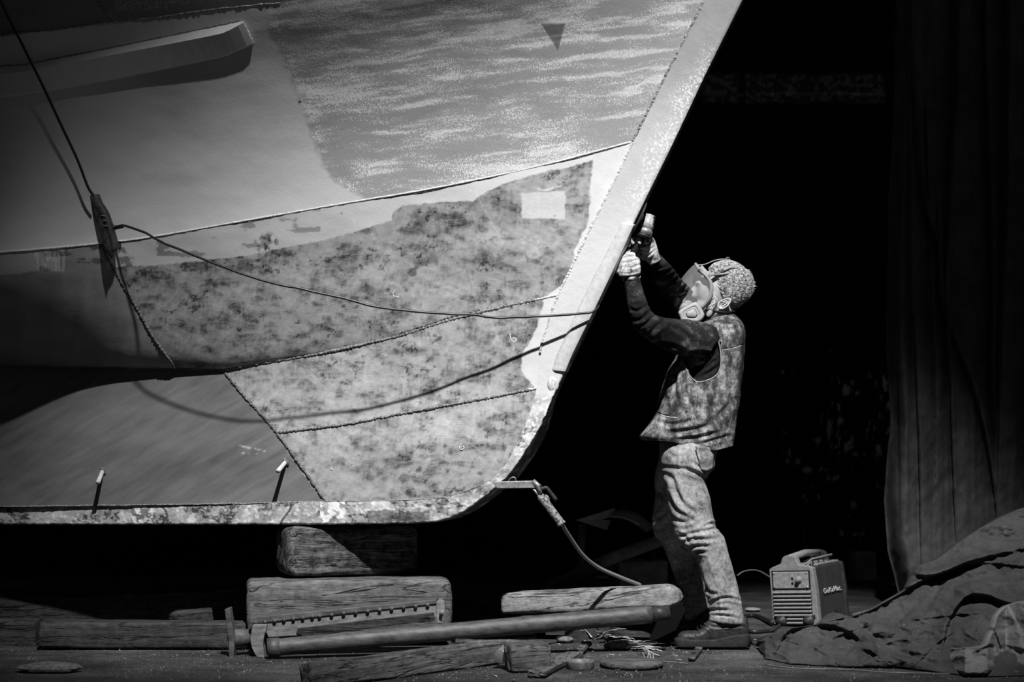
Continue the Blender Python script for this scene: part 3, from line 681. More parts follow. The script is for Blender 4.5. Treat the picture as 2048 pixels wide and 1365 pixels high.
for sY in (-.031, .031):
    e_ = mesh('eye', *ellip(P(1404, 572, HY + sY), (.0105, .0105, .0095), 14, 10), m_eye, man)
    mesh('iris', *ellip(P(1400.5, 570.5, HY + sY - .002), (.0045, .006, .006), 10, 8), m_iris, e_)

# hair: a cap over the skull plus many short locks combed back
hmb = MB(); rgh = np.random.default_rng(11)
def skull(dirv):
    """surface point of the enlarged skull ellipsoid for a unit direction in head space"""
    return (np.array(headR) @ (np.array(dirv) * (.112, .084, .110))) + hc(1452, 571)
capv, capf = ellip(hc(1453, 571), (.107, .080, .107), 60, 36, headR)
px_c, py_c = proj(capv)
fr_ = capv - hc(1453, 571)
HL = poly([(500, 1408), (540, 1415), (556, 1430), (575, 1433), (592, 1440), (600, 1452), (622, 1463), (700, 1470)])   # hairline seen from the side
keepv = px_c > np.interp(py_c, *HL)
capd = 1 + .05 * (fbm3(capv, 40, 3, 2) - .5)
capv2 = hc(1453, 571) + fr_ * capd[:, None]
capf2 = [f for f in capf if all(keepv[i] for i in f)]
hmb.add(capv2, capf2)
hair = hmb.build('hair', m_hair, man)
lk = MB()
for _ in range(11000):
    u = rgh.normal(size=3); u /= np.linalg.norm(u); p0 = skull(u * (1, 1, 1)) 
    qx, qy = proj(p0[None])
    if qx[0] < np.interp(qy[0], *HL) + 2: continue
    nrm = (np.array(headR) @ (u / (.112, .084, .110))); nrm /= np.linalg.norm(nrm)
    comb = np.array((.9, -.1 * np.sign(u[1]), -.25)) + rgh.normal(size=3) * .22; comb -= nrm * comb.dot(nrm); comb /= np.linalg.norm(comb)
    if qx[0] > 1488: comb = comb * .5 + np.array((.5, 0, .1))
    L = rgh.uniform(.016, .034); pts = [p0 - nrm * .007, p0 + comb * L * .4 + nrm * .0006, p0 + comb * L * .75 + nrm * .001, p0 + comb * L + nrm * rgh.uniform(-.001, .0025)]
    lk.add(*tube(np.array(pts), [.0009, .0010, .0008, .0002], 3))
# the tuft at the back of the head
for _ in range(46):
    p0 = P(1500 + rgh.normal() * 2, 572 + rgh.normal() * 3, HY + rgh.normal() * .012)
    e0 = p0 + np.array((rgh.uniform(.010, .026), rgh.normal() * .008, rgh.normal() * .007 - .001)); lk.add(*tube(np.array([p0, (p0 + e0) / 2 + (0, 0, .002), e0]), [.0022, .0017, .0004], 4))
# sideburn and stubble in front of the ear
for _ in range(170):
    t_ = rgh.random(); p0 = P(1430 - 8 * t_ + rgh.normal() * 2.5, 597 + 20 * t_ + rgh.normal() * 2.5, HY - .066 + rgh.normal() * .003)
    e0 = p0 + np.array((-.004, -.002, -.009)) + rgh.normal(size=3) * .002; lk.add(*tube(np.array([p0, e0]), [.0016, .0004], 4))
lk.build('hair_lock', m_hair, man)['kind'] = 'stuff'

# -- knitted sweater: trunk and both sleeves, one piece of clothing
sl1 = [(1405, 722, 1446, 668, .16, .085), (1402, 716, 1424, 650, .13, .075), (1370, 713, 1392, 642, .09, .066), (1337, 705, 1360, 639, .05, .060), (1303, 685, 1332, 636, -.02, .053), (1281, 669, 1313, 632, -.05, .050), (1266, 652, 1302, 622, -.06, .050), (1257, 622, 1295, 606, -.07, .048), (1250, 588, 1288, 586, -.075, .043), (1247, 563, 1281, 562, -.08, .038), (1247, 554, 1279, 553, -.083, .034)]
sl2 = [(1400, 690, 1450, 660, .44, .08), (1366, 660, 1412, 618, .42, .065), (1341, 606, 1388, 584, .30, .056), (1314, 575, 1361, 556, .15, .052), (1300, 545, 1342, 532, .04, .046), (1294, 526, 1318, 507, -.01, .036)]
tr = [(1424, 628, 1466, 630, .29, .066), (1420, 642, 1470, 640, .3, .072), (1402, 655, 1480, 652, .3, .165), (1384, 680, 1481, 676, .3, .195), (1372, 720, 1478, 716, .3, .19), (1348, 770, 1472, 765, .3, .17), (1335, 830, 1462, 830, .3, .155), (1326, 882, 1446, 888, .3, .158)]
def post_sw(v, n):
    px, py = proj(v); near = n[:, 1] < .25
    L1 = [([(1254, 615), (1275, 622), (1296, 610)], 3, .005), ([(1262, 640), (1280, 640), (1300, 625)], 3.5, .006), ([(1272, 655), (1290, 648), (1308, 632)], 3, .005), ([(1289, 590), (1275, 598), (1256, 596)], 3, .003), ([(1297, 675), (1312, 655), (1330, 640)], 5, .005),
          ([(1340, 652), (1370, 668), (1385, 690)], 4, .005), ([(1355, 642), (1380, 652), (1400, 672)], 4, .005), ([(1395, 745), (1412, 735), (1438, 715)], 3, .004), ([(1395, 730), (1410, 724), (1436, 704)], 3, .004), ([(1400, 755), (1420, 744), (1438, 732)], 3, .004), ([(1375, 712), (1400, 706), (1430, 712)], 4, .008), ([(1330, 690), (1350, 694), (1372, 704)], 4, .004)]
    L2 = [([(1300 + 9 * k, 543 + 9 * k), (1316 + 9 * k, 536 + 8.5 * k), (1336 + 8 * k, 531 + 8 * k)], 2.5, .005) for k in range(7)]
    far = v[:, 1] > -.06 + (px - 1290) * .0016
    r = np.where(far & (px < 1400) & (py < 625), creases(px, py, L2), np.where(near, creases(px, py, L1), 0))
    rib = .0012 * np.sin(px * 2.4) * sst(568, 560, py) * (px < 1290) + .0014 * (fbm3(v, 60, 3, 3) - .5)
    return v + n * (r + rib)[:, None]
sweater = remesh('sweater', [ribs(sl1, 80, 36), ribs(sl2, 60, 32), ribs(tr, 60, 44)], .006, m_knit.m, man, 5, post_sw)

# -- jeans
j1 = [(1322, 880, 1436, 884, .26, .150), (1320, 915, 1432, 920, .22, .137), (1324, 940, 1429, 938, .21, .125), (1328, 964, 1412, 958, .19, .105), (1334, 995, 1420, 995, .18, .100), (1340, 1022, 1425, 1025, .17, .095), (1347, 1060, 1434, 1057, .16, .088), (1362, 1086, 1448, 1077, .15, .084), (1391, 1119, 1457, 1108, .145, .078), (1401, 1153, 1468, 1150, .14, .074), (1412, 1192, 1479, 1190, .135, .070), (1419, 1215, 1484, 1215, .13, .066), (1417, 1243, 1490, 1250, .13, .066)]
j2 = [(1318, 885, 1425, 890, .34, .130), (1318, 915, 1415, 925, .37, .125), (1308, 955, 1400, 960, .40, .105), (1310, 988, 1396, 995, .43, .095), (1305, 1029, 1392, 1030, .46, .090), (1306, 1063, 1394, 1062, .49, .084), (1321, 1086, 1398, 1084, .51, .078), (1334, 1112, 1404, 1112, .525, .072), (1345, 1145, 1412, 1145, .535, .070), (1355, 1172, 1418, 1172, .54, .066), (1364, 1200, 1424, 1200, .54, .062), (1366, 1228, 1426, 1236, .54, .060)]
seat = [(1324, 872, 1446, 878, .30, .165), (1320, 900, 1434, 905, .30, .175), (1322, 930, 1424, 935, .30, .165), (1340, 960, 1405, 958, .30, .10)]
CJ = [([(1322, 935), (1360, 938), (1398, 948)], 4, .006), ([(1330, 948), (1345, 960), (1352, 985), (1372, 1015), (1400, 1030)], 5, .008), ([(1338, 990), (1352, 1020), (1385, 1040)], 4, .006), ([(1386, 925), (1400, 935), (1411, 946)], 3, .007), ([(1365, 930), (1385, 945), (1408, 955)], 4, .005),
      ([(1352, 1075), (1378, 1070), (1410, 1062), (1432, 1058)], 3.5, .007), ([(1362, 1086), (1385, 1078), (1410, 1080), (1440, 1076)], 3.5, .008), ([(1375, 1100), (1395, 1092), (1420, 1094)], 3, .007), ([(1384, 1110), (1398, 1104), (1412, 1106)], 3, .007), ([(1400, 1058), (1425, 1048), (1432, 1056)], 3, .006), ([(1356, 1066), (1372, 1075), (1380, 1086)], 3, .006),
      ([(1398, 1140), (1406, 1165), (1416, 1180)], 4, .006), ([(1402, 1165), (1416, 1184), (1440, 1192)], 3.5, .006), ([(1417, 1212), (1435, 1200), (1456, 1196), (1478, 1202)], 3, .009), ([(1420, 1222), (1440, 1220), (1460, 1222)], 3, .008), ([(1425, 1230), (1450, 1232), (1480, 1238)], 2.5, .005), ([(1452, 1130), (1462, 1165), (1466, 1195)], 5, .004), ([(1345, 1040), (1370, 1045), (1392, 1036)], 4, .004),
      ([(1335, 905), (1350, 915), (1372, 912)], 4, .004)]
CF = [([(1308, 1040), (1325, 1030), (1338, 1015)], 4, .006), ([(1306, 1060), (1325, 1055), (1340, 1040)], 4, .007), ([(1318, 1082), (1335, 1072), (1352, 1070)], 4, .007), ([(1362, 1092), (1380, 1096), (1395, 1108)], 3, .006), ([(1312, 985), (1325, 990), (1330, 1005)], 4, .004), ([(1356, 1170), (1375, 1164), (1400, 1168)], 3.5, .007), ([(1364, 1192), (1385, 1188), (1410, 1196)], 3.5, .007), ([(1368, 1210), (1385, 1212), (1405, 1214)], 3, .006), ([(1340, 1130), (1355, 1125), (1370, 1130)], 4, .004)]
def post_j(v, n):
    px, py = proj(v); nearleg = v[:, 1] < .30
    r = np.where(nearleg, creases(px, py, CJ), creases(px, py, CF))
    seamL = np.array([(1357, 884), (1358, 930), (1362, 980), (1372, 1020), (1392, 1070), (1412, 1110), (1432, 1160), (1441, 1205), (1446, 1247)], float)
    D, S, T = seg_dist(px, py, seamL); r = r + np.where(nearleg & (n[:, 1] < 0), .0022 * np.exp(-((D - 1.5) / 1.5) ** 2) - .0012 * np.exp(-((D - 5) / 1.6) ** 2), 0)
    D, S, T = seg_dist(px, py, np.array([(1340, 1045), (1350, 1100), (1362, 1150), (1372, 1190), (1376, 1215)], float)); r = r + np.where(~nearleg & (n[:, 1] < 0), .0035 * np.exp(-((D - 1) / 2.0) ** 2) * (.7 + .3 * np.sin(T * 160)), 0)
    r += .006 * (fbm3(v, 26, 4, 6) - .5) + .010 * (fbm3(v, 9, 2, 8) - .5)
    r += np.where(nearleg, .002 * np.exp(-((py - (1240 + (px - 1417) * .1)) / 1.5) ** 2), 0)
    return v + n * r[:, None]
jeans = remesh('jeans', [ribs(j1, 110, 44), ribs(j2, 100, 40), ribs(seat, 30, 44)], .0055, m_jean, man, 4, post_j)
# back pocket, belt loop and stitching of the jeans
pk = MB(); gu, gv = np.meshgrid(np.linspace(0, 1, 14), np.linspace(0, 1, 16), indexing='ij')
ppx = 1391 + gu * 38 + gv * (12 - 14 * gu); ppy = 893 + gv * (46 + 5 * np.sin(gu * 3.14)) + gu * 4 - gv * gu * 8
def jY(x): return .22 - .140 * np.sqrt(np.clip(1 - ((x - 1376) / 60) ** 2, .04, 1))
Yp = jY(ppx) - .010 + .004 * np.sin(gv * 9)
pk.add(P(ppx, ppy, Yp), grid_faces(14, 16)); pocket = pk.build('back_pocket', m_jean, jeans); sm_ = pocket.modifiers.new('t', 'SOLIDIFY'); sm_.thickness = .006
m_thread = plain('pale_thread', .55, .9)
st_ = MB()
def stitches(line, Yfun, n, tgt, mat=m_thread, r=.0007, name='stitching'):
    q_ = spline(line, n * 2); pts = P(q_[:, 0], q_[:, 1], Yfun(q_[:, 0], q_[:, 1])); mb = MB()
    for i in range(n): mb.add(*tube(pts[2 * i:2 * i + 2], r, 4))
    return mb.build(name, mat, tgt)
stitches([(1391, 903), (1392, 920), (1396, 934), (1404, 946)], lambda x, y: jY(x) - .015, 14, jeans)

# -- vest: shell with a wide armhole on each side
vr = [(1424, 630, 1466, 628, .30, .072), (1410, 642, 1478, 640, .30, .12), (1390, 655, 1486, 655, .30, .175), (1376, 675, 1488, 672, .30, .205), (1364, 695, 1487, 692, .30, .212), (1350, 720, 1485, 718, .30, .208), (1335, 750, 1483, 748, .30, .200), (1324, 780, 1480, 778, .30, .195), (1315, 810, 1476, 806, .30, .192), (1305, 836, 1471, 836, .30, .190), (1291, 858, 1468, 860, .30, .192), (1281, 872, 1466, 876, .30, .192), (1286, 881, 1464, 889, .30, .186)]
NV, MV = 220, 200
qv = spline(vr, NV); A_ = P(qv[:, 0], qv[:, 1], qv[:, 4]); B_ = P(qv[:, 2], qv[:, 3], qv[:, 4])
thv = np.linspace(0, 2 * np.pi, MV, endpoint=False); pwv = 3.1
cc_ = np.sign(np.cos(thv)) * np.abs(np.cos(thv)) ** (2 / pwv); ss_ = np.sign(np.sin(thv)) * np.abs(np.sin(thv)) ** (2 / pwv)
VV = (A_ + B_)[:, None] / 2 + (B_ - A_)[:, None] / 2 * cc_[None, :, None] + np.array((0, 1., 0)) * (qv[:, 5][:, None] * ss_[None])[..., None]
# the hem hangs lower towards the back
hemw = sst(.88, 1, np.linspace(0, 1, NV))[:, None] * np.clip((cc_ + .4), 0, 1)[None] * np.clip(1.1 - cc_, 0, 1)[None]; VV[..., 2] -= .055 * hemw * (ss_ < 0)[None]
NN = np.stack([cc_, ss_ * 0, 0 * cc_], -1)[None] * ((B_ - A_)[:, None] * 0 + 1); NN = NN.copy(); NN[..., 1] = ss_[None]; NN[..., 0] = cc_[None]; NN /= np.linalg.norm(NN, axis=-1, keepdims=True)
vx, vy = proj(VV)
CV = [([(1372, 735), (1368, 770), (1376, 800), (1385, 815)], 5, .010), ([(1357, 722), (1350, 760), (1346, 800)], 6, .010), ([(1383, 752), (1387, 790), (1380, 830)], 4, .005), ([(1310, 842), (1350, 850), (1395, 838)], 4, .006), ([(1330, 868), (1380, 862), (1430, 848)], 5, .008), ([(1350, 880), (1390, 876), (1440, 866)], 4, .006), ([(1400, 860), (1440, 830), (1470, 800)], 6, .006), ([(1395, 770), (1394, 800), (1388, 850)], 2, .004), ([(1450, 700), (1458, 760), (1462, 820)], 8, .006), ([(1440, 760), (1430, 800), (1420, 840)], 6, .005), ([(1425, 650), (1450, 662), (1478, 656)], 4, .004), ([(1330, 790), (1336, 815), (1330, 840)], 5, .006), ([(1400, 890), (1430, 880), (1460, 872)], 4, .005)]
dv = creases(vx, vy, CV) * (NN[..., 1] < .2) + .024 * (fbm3(VV, 8, 4, 3) - .5) + .004 * (fbm3(VV, 40, 3, 9) - .5)
yoke = seg_dist(vx, vy, np.array([(1441, 700), (1465, 697), (1486, 690)], float))[0]; dv += -.003 * np.exp(-(yoke / 1.5) ** 2) * (NN[..., 1] < 0)
VV = VV + NN * dv[..., None]
hole_ = [(1352, 600), (1405, 645), (1420, 655), (1431, 668), (1438, 689), (1441, 722), (1437, 742), (1425, 755), (1408, 762), (1396, 763), (1388, 758), (1380, 747), (1374, 732), (1368, 715), (1350, 700), (1335, 690), (1335, 610)]
def inpoly(px, py, pl):
    c = np.zeros(px.shape, bool); n = len(pl); j = n - 1
    for i in range(n):
        (xi_, yi_), (xj, yj) = pl[i], pl[j]
        with np.errstate(divide='ignore', invalid='ignore'):
            k = ((yi_ > py) != (yj > py)) & (px < (xj - xi_) * (py - yi_) / (yj - yi_ + 1e-9) + xi_)
        c ^= k; j = i
    return c
inh = inpoly(vx, vy, hole_) & (np.abs(ss_)[None] > .55)
openf = (vy < 700) & (cc_[None] < -.75) & (qv[:, 1][:, None] < 660)
vf = grid_faces(NV, MV, wrap_m=True); bad = (inh).ravel(); vf = vf[~(bad[vf].any(1))][:, ::-1]
used = np.unique(vf); remap = -np.ones(NV * MV, int); remap[used] = np.arange(len(used))
vest = mesh('vest', VV.reshape(-1, 3)[used], remap[vf], m_vest.m, man)
sd = vest.modifiers.new('cloth', 'SOLIDIFY'); sd.thickness = .007; sd.offset = -1
# bound edge of the armhole, pocket welt, side seam
def vsurf(x, y):
    """near surface of the vest at pixel (x, y)"""
    i = np.argmin(np.hypot(vx - x, vy - y) + (NN[..., 1] > 0) * 1e4); return VV.reshape(-1, 3)[i]
edge = spline([(1408, 648), (1421, 656), (1432, 669), (1439, 690), (1442, 722), (1438, 743), (1425, 757), (1408, 764), (1396, 765), (1386, 759), (1378, 748), (1371, 732), (1366, 717)], 70)
m_edge = fabric('vest_binding', .10, .5, 20, 300)
ep = np.array([vsurf(a, b) for a, b in edge]); ep = np.stack([np.convolve(np.pad(ep[:, k], 3, 'edge'), np.ones(7) / 7, 'valid') for k in range(3)], 1)
mesh('armhole_binding', *tube(ep, .0028, 6), m_edge, vest)
wl = spline([(1314, 824), (1330, 830), (1356, 833)], 16); wp = np.array([vsurf(a, b) for a, b in wl]); wp = np.stack([np.convolve(np.pad(wp[:, k], 2, 'edge'), np.ones(5) / 5, 'valid') for k in range(3)], 1)
mesh('pocket_opening', *tube(wp + (0, .001, 0), .0035, 6), m_black, vest)
mesh('pocket_welt', *tube(wp + (0, -.002, -.008), .0042, 6), m_edge, vest)
def msm(a, k=9):
    a = np.array(a); return np.stack([np.convolve(np.pad(a[:, i], k // 2, 'edge'), np.ones(k) / k, 'valid') for i in range(3)], 1)
sm2 = msm([vsurf(a, b) + (0, -.0015, 0) for a, b in spline([(1395, 768), (1393, 800), (1388, 830), (1384, 860)], 40)])
mesh('side_seam', *tube(np.array(sm2), .0014, 5), m_edge, vest)
yk = msm([vsurf(a, b) + (0, -.001, 0) for a, b in spline([(1443, 701), (1465, 698), (1485, 691)], 40)]); mesh('yoke_seam', *tube(np.array(yk), .0016, 5), m_edge, vest)
# collar
th = np.linspace(0, 2 * np.pi, 40, endpoint=False); cr = []
for k, (zz, sc_) in enumerate(((640, 1.04), (632, 1.0), (626, .97), (627, .93), (634, .93))):
    c0 = P(1446, zz, .295); cr.append(np.stack([c0[0] + np.cos(th) * .056 * sc_, c0[1] + np.sin(th) * .074 * sc_, c0[2] + .012 * np.cos(th)], 1))
mesh('collar', *loft(np.array(cr), caps=False), m_black, vest)

# -- gloves
def post_g(lines):
    def f(v, n):
        px, py = proj(v); return v + n * (creases(px, py, lines) * (n[:, 1] < .3) + .0025 * (fbm3(v, 70, 3, 5) - .5))[:, None]
    return f
cuff1 = ribs([(1253, 520, 1279, 516, -.08, .034), (1245, 533, 1281, 530, -.083, .040), (1238, 546, 1282, 542, -.085, .043), (1238, 555, 1281, 549, -.085, .042)], 20, 28)
cuff2 = ribs([(1274, 497, 1308, 488, -.03, .036), (1284, 512, 1310, 497, -.02, .040), (1294, 525, 1312, 505, -.015, .038)], 18, 26)
g1 = remesh('glove', hand(**h1, glove=.0035) + [cuff1], .004, m_glove, man, 3, post_g([([(1245, 527), (1262, 524), (1279, 518)], 2, .004), ([(1248, 536), (1266, 535), (1281, 529)], 2, .004), ([(1246, 518), (1258, 514), (1272, 512)], 2, .003), ([(1240, 546), (1256, 548), (1276, 544)], 1.8, .003)]))
g2 = remesh('glove', hand(**h2, glove=.0035) + [cuff2], .004, m_glove, man, 3, post_g([([(1280, 500), (1294, 502), (1308, 494)], 2, .004), ([(1286, 510), (1298, 510), (1309, 500)], 2, .004), ([(1276, 492), (1290, 492), (1304, 486)], 2, .003)]))
g1['label'] = 'pale work glove, half behind the bow'; g2['label'] = 'pale work glove gripping the grinder'
cfk = MB()
for k in range(22):
    t_ = k / 21; p0 = P(1246 + 34 * t_, 556 - 4 * t_, -.083 - .036 * math.sin(math.pi * t_)); p1 = P(1246.5 + 33 * t_, 563 - 4 * t_, -.083 - .036 * math.sin(math.pi * t_)); cfk.add(*tube(np.array([p0, p1]), .0022, 5))
cfk.build('knit_cuff', m_glove, g1)

# -- boots
def boot(name, ox, oy, Y, sc=1.0):
    X_ = lambda x: ox + (x - 1349) * sc; Yy = lambda y: oy + (y - 1294) * sc
    up = [(1354, 1283, 1356, 1270), (1362, 1287, 1364, 1264), (1376, 1288, 1378, 1262), (1392, 1288, 1392, 1262), (1404, 1288, 1404, 1256), (1414, 1288, 1412, 1246), (1430, 1288, 1428, 1236), (1450, 1286, 1450, 1230), (1470, 1283, 1472, 1230), (1486, 1281, 1490, 1232), (1496, 1276, 1496, 1240)]
    wdt = [.030, .044, .050, .052, .050, .047, .045, .044, .043, .038, .026]
    R = [(X_(a), Yy(b), X_(c), Yy(d), Y, w_) for (a, b, c, d), w_ in zip(up, wdt)]
    def pb(v, n):
        px, py = proj(v); px = (px - ox) / sc + 1349; py = (py - oy) / sc + 1294
        L = [([(1392, 1262), (1400, 1272), (1404, 1284)], 1.5, .003), ([(1408, 1252), (1422, 1262), (1432, 1284)], 1.5, .0035), ([(1432, 1262), (1460, 1262), (1482, 1272)], 1.3, .003), ([(1412, 1252), (1440, 1256), (1460, 1252), (1490, 1254)], 2.5, .004), ([(1384, 1268), (1390, 1276), (1388, 1286)], 2.5, .003)]
        return v + n * (creases(px, py, L) + .003 * (fbm3(v, 40, 3, 4) - .5))[:, None]
    b = remesh(name, [ribs(R, 60, 30, 2.4)], .005, m_boot, man, 2, pb)
    th = np.linspace(0, 1, 60)
    out_ = spline([(1348, 0), (1352, .036), (1370, .052), (1395, .056), (1425, .048), (1455, .046), (1480, .045), (1496, .034), (1501, 0)], 60)
    ringb = np.r_[out_, (out_ * (1, -1))[-2:0:-1]]
    lay = []
    for yy_, gr in ((1297, .97), (1295, 1.0), (1283, 1.0), (1279, .98), (1279, .80)):
        xs_ = X_(ringb[:, 0]); rise = np.where(yy_ < 1290, np.interp(ringb[:, 0], [1348, 1375, 1430, 1470, 1501], [-2, 2, 2, -6, -10]), np.interp(ringb[:, 0], [1348, 1358, 1501], [-3, 0, 0]))
        lay.append(P(X_(1424) + (xs_ - X_(1424)) * gr, Yy(yy_ - 1 + rise), Y + ringb[:, 1] * gr))
    s_ = mesh('sole', *loft(np.array(lay)), m_sole, b)
    for k in range(4):
        a0 = P(X_(1396 + k * 7), Yy(1259 - k * 4), Y - .03); a1 = P(X_(1396 + k * 7 - 3), Yy(1257 - k * 4), Y + .02)
        mesh('lace', *tube(spline([a0, (a0 + a1) / 2 + (0, 0, .006), a1], 8), .0022, 5), m_boot, b)
    return b
boot('boot', 1349, 1294, .13); boot('boot', 1342, 1271, .50, .93)

# -- full-face respirator
m_vis = NT('clear_visor', .08, .5); m_vis.b.inputs['Transmission Weight'].default_value = 0.0; m_vis.color(.6); m_vis.b.inputs['Alpha'].default_value = .11; m_vis.b.inputs['Roughness'].default_value = .08; m_vis = m_vis.m
rimpts = [(1391, 528, 0), (1398, 539, .045), (1409, 549, .074), (1418, 560, .083), (1422, 574, .084), (1420, 590, .083), (1414, 604, .078), (1404, 616, .060), (1394, 622, .030), (1391, 624, 0)]
near = [P(x, y, HY - d) for x, y, d in rimpts]; farr = [P(x, y, HY + d) for x, y, d in rimpts[-2:0:-1]]
loop = np.array(near + farr + [near[0]]); q = np.vstack([spline(loop[:11], 60)[:-1], spline(loop[9:], 60)])[:-1]
lp = spline(np.vstack([loop, loop[1:2]]), 150)[:142]
mask = mesh('respirator', *tube(spline(loop, 130), .0065, 10), m_rubber, man); mask['label'] = 'full-face respirator with two pale filters'
lp = spline(loop, 120)
r2 = MB(); bw = lp + np.array((.012, 0, -.002)) + (lp - lp.mean(0)) * -.02
r2.add(*loft(np.stack([lp + (0, 0, 0), lp + (lp - lp.mean(0)) * .03 + (.004, 0, 0), bw + (lp - lp.mean(0)) * .02, bw], 1), close=True, caps=False)); r2.build('face_seal', m_rubber, mask)
# visor: from the rim to a small front plate
tipc = P(1354, 598, HY); rings = []
lpn = lp - lp.mean(0)
for t_ in np.linspace(0, 1, 16):
    cen = lp.mean(0) * (1 - t_) + tipc * t_; s_ = 1 - .66 * t_ ** 1.35
    tgt = cen + lpn * s_ ; rings.append(tgt)
vis = mesh('visor', *loft(np.array(rings), caps=False), m_vis, mask); vis.modifiers.new('t', 'SOLIDIFY').thickness = .0015
# nose piece at the front
fp = P(1356, 598, HY); dirn = np.array((-.86, 0, .10)); dirn /= np.linalg.norm(dirn)
def disc_rings(c, d, prof, up=(0, 0, 1), sx=1, n=28):
    d = np.array(d, float); d /= np.linalg.norm(d); u = np.cross(d, up); u /= np.linalg.norm(u); w_ = np.cross(u, d); t = np.linspace(0, 2 * np.pi, n, endpoint=False)
    return np.array([np.array(c) + d * h + (np.cos(t) * r * sx)[:, None] * u + (np.sin(t) * r)[:, None] * w_ for h, r in prof])
mesh('valve_housing', *loft(disc_rings(fp, dirn, [(-.030, .042), (-.012, .040), (-.010, .034), (0, .034), (.003, .039), (.012, .037), (.018, .028), (.02, .01)])), m_rubber, mask)
mesh('chin_cup', *ellip(P(1370, 614, HY), (.040, .046, .030), 24, 14, rotY(math.radians(-20))), m_rubber, mask)
# two filters
def filt(Y, sgn):
    base = np.array([(1356, 626), (1360, 620), (1374, 612), (1388, 605), (1395, 606), (1400, 612), (1407, 624), (1409, 632), (1404, 640), (1396, 645), (1380, 645), (1364, 643), (1360, 637)], float)
    c = base.mean(0); q_ = spline(np.vstack([base, base[:1]]), 60)[:-1]; lay = []
    for (d_, s_) in ((.028, .55), (.026, .9), (.020, 1.0), (.010, 1.0), (.0085, .955), (.0065, .955), (.005, .99), (-.004, .95), (-.008, .84), (-.0085, .70), (-.0065, .64), (-.0065, .44), (-.0095, .40), (-.0095, .02)):
        w_ = c + (q_ - c) * s_; lay.append(P(w_[:, 0], w_[:, 1], Y + sgn * d_))
    f = mesh('filter', *loft(np.array(lay)), m_filter, mask)
    w_ = c + (q_ - c) * .42; mesh('filter_ring', *tube(np.vstack([P(w_[:, 0], w_[:, 1], Y - sgn * .0095)] * 1 + [P(w_[:1, 0], w_[:1, 1], Y - sgn * .0095)]), .0011, 5), m_black, f)
    w_ = c + (q_ - c) * .66; mesh('filter_groove', *tube(np.vstack([P(w_[:, 0], w_[:, 1], Y - sgn * .0075), P(w_[:1, 0], w_[:1, 1], Y - sgn * .0075)]), .0012, 5), m_rubber, f)
filt(HY - .095, 1); 
_p = P; 
def filt_far():
    base = np.array([(1340, 592), (1350, 580), (1364, 572), (1374, 576), (1372, 600), (1358, 612), (1344, 610)], float); c = base.mean(0); q_ = spline(np.vstack([base, base[:1]]), 40)[:-1]; lay = []
    for d_, s_ in ((-.022, .6), (-.02, 1), (-.006, 1), (-.004, .95), (.010, .9), (.012, .1)):
        w_ = c + (q_ - c) * s_; lay.append(P(w_[:, 0], w_[:, 1], HY + .085 + d_))
    mesh('filter', *loft(np.array(lay)), m_filter, mask)
filt_far()
# straps with buckles round the head
def strap(pts, w_, name='strap', th=.0022, mat=m_rubber):
    q_ = spline(pts, 40); c = P(q_[:, 0], q_[:, 1], q_[:, 2]); t = np.gradient(c, axis=0); t /= np.linalg.norm(t, axis=1)[:, None]
    hc_ = hc(1448, 575); nr = c - hc_; nr -= t * (nr * t).sum(1)[:, None]; nr /= np.linalg.norm(nr, axis=1)[:, None]; b = np.cross(t, nr); h = w_ / 2
    ring = np.stack([c + b * h + nr * th, c - b * h + nr * th, c - b * h - nr * th, c + b * h - nr * th], 1); return mesh(name, *loft(ring), mat, mask)
strap([(1408, 552, HY - .072), (1420, 549, HY - .082), (1434, 545, HY - .086), (1448, 539, HY - .080), (1462, 534, HY - .068), (1476, 536, HY - .048), (1488, 544, HY - .018), (1491, 548, HY)], .016)
strap([(1400, 536, HY - .055), (1408, 545, HY - .070), (1416, 552, HY - .082)], .030, 'mask_tab', .004)
strap([(1418, 553, HY - .084), (1432, 549, HY - .088), (1446, 548, HY - .086), (1460, 546, HY - .076)], .008)
strap([(1491, 548, HY), (1484, 542, HY + .04), (1462, 534, HY + .07), (1425, 545, HY + .085), (1400, 545, HY + .06)], .016)
strap([(1395, 531, HY - .01), (1410, 529, HY - .006), (1430, 521, HY - .002), (1450, 519, HY), (1470, 525, HY), (1486, 540, HY)], .006)
strap([(1410, 620, HY - .070), (1424, 622, HY - .076), (1440, 625, HY - .080), (1456, 626, HY - .066), (1468, 624, HY - .03), (1470, 622, HY)], .014, mat=m_black)
for bx_, by_, r_ in ((1432, 544, .0085), (1440, 540, .010), (1444, 538, .008)):
    o = mesh('buckle', *ellip(P(bx_, by_, HY - .088), (r_, .006, r_ * .9), 14, 10), m_rubber, mask)
mesh('buckle', *ellip(P(1419, 627, HY - .078), (.012, .007, .019), 16, 12, rotY(math.radians(35))), m_rubber, mask)
cw = [(1455, 519), (1452, 516), (1456, 515), (1459, 517), (1460, 522)]; q_ = spline(cw, 14); mesh('strap_end', *tube(P(q_[:, 0], q_[:, 1], HY), .0012, 5), m_rubber, mask)

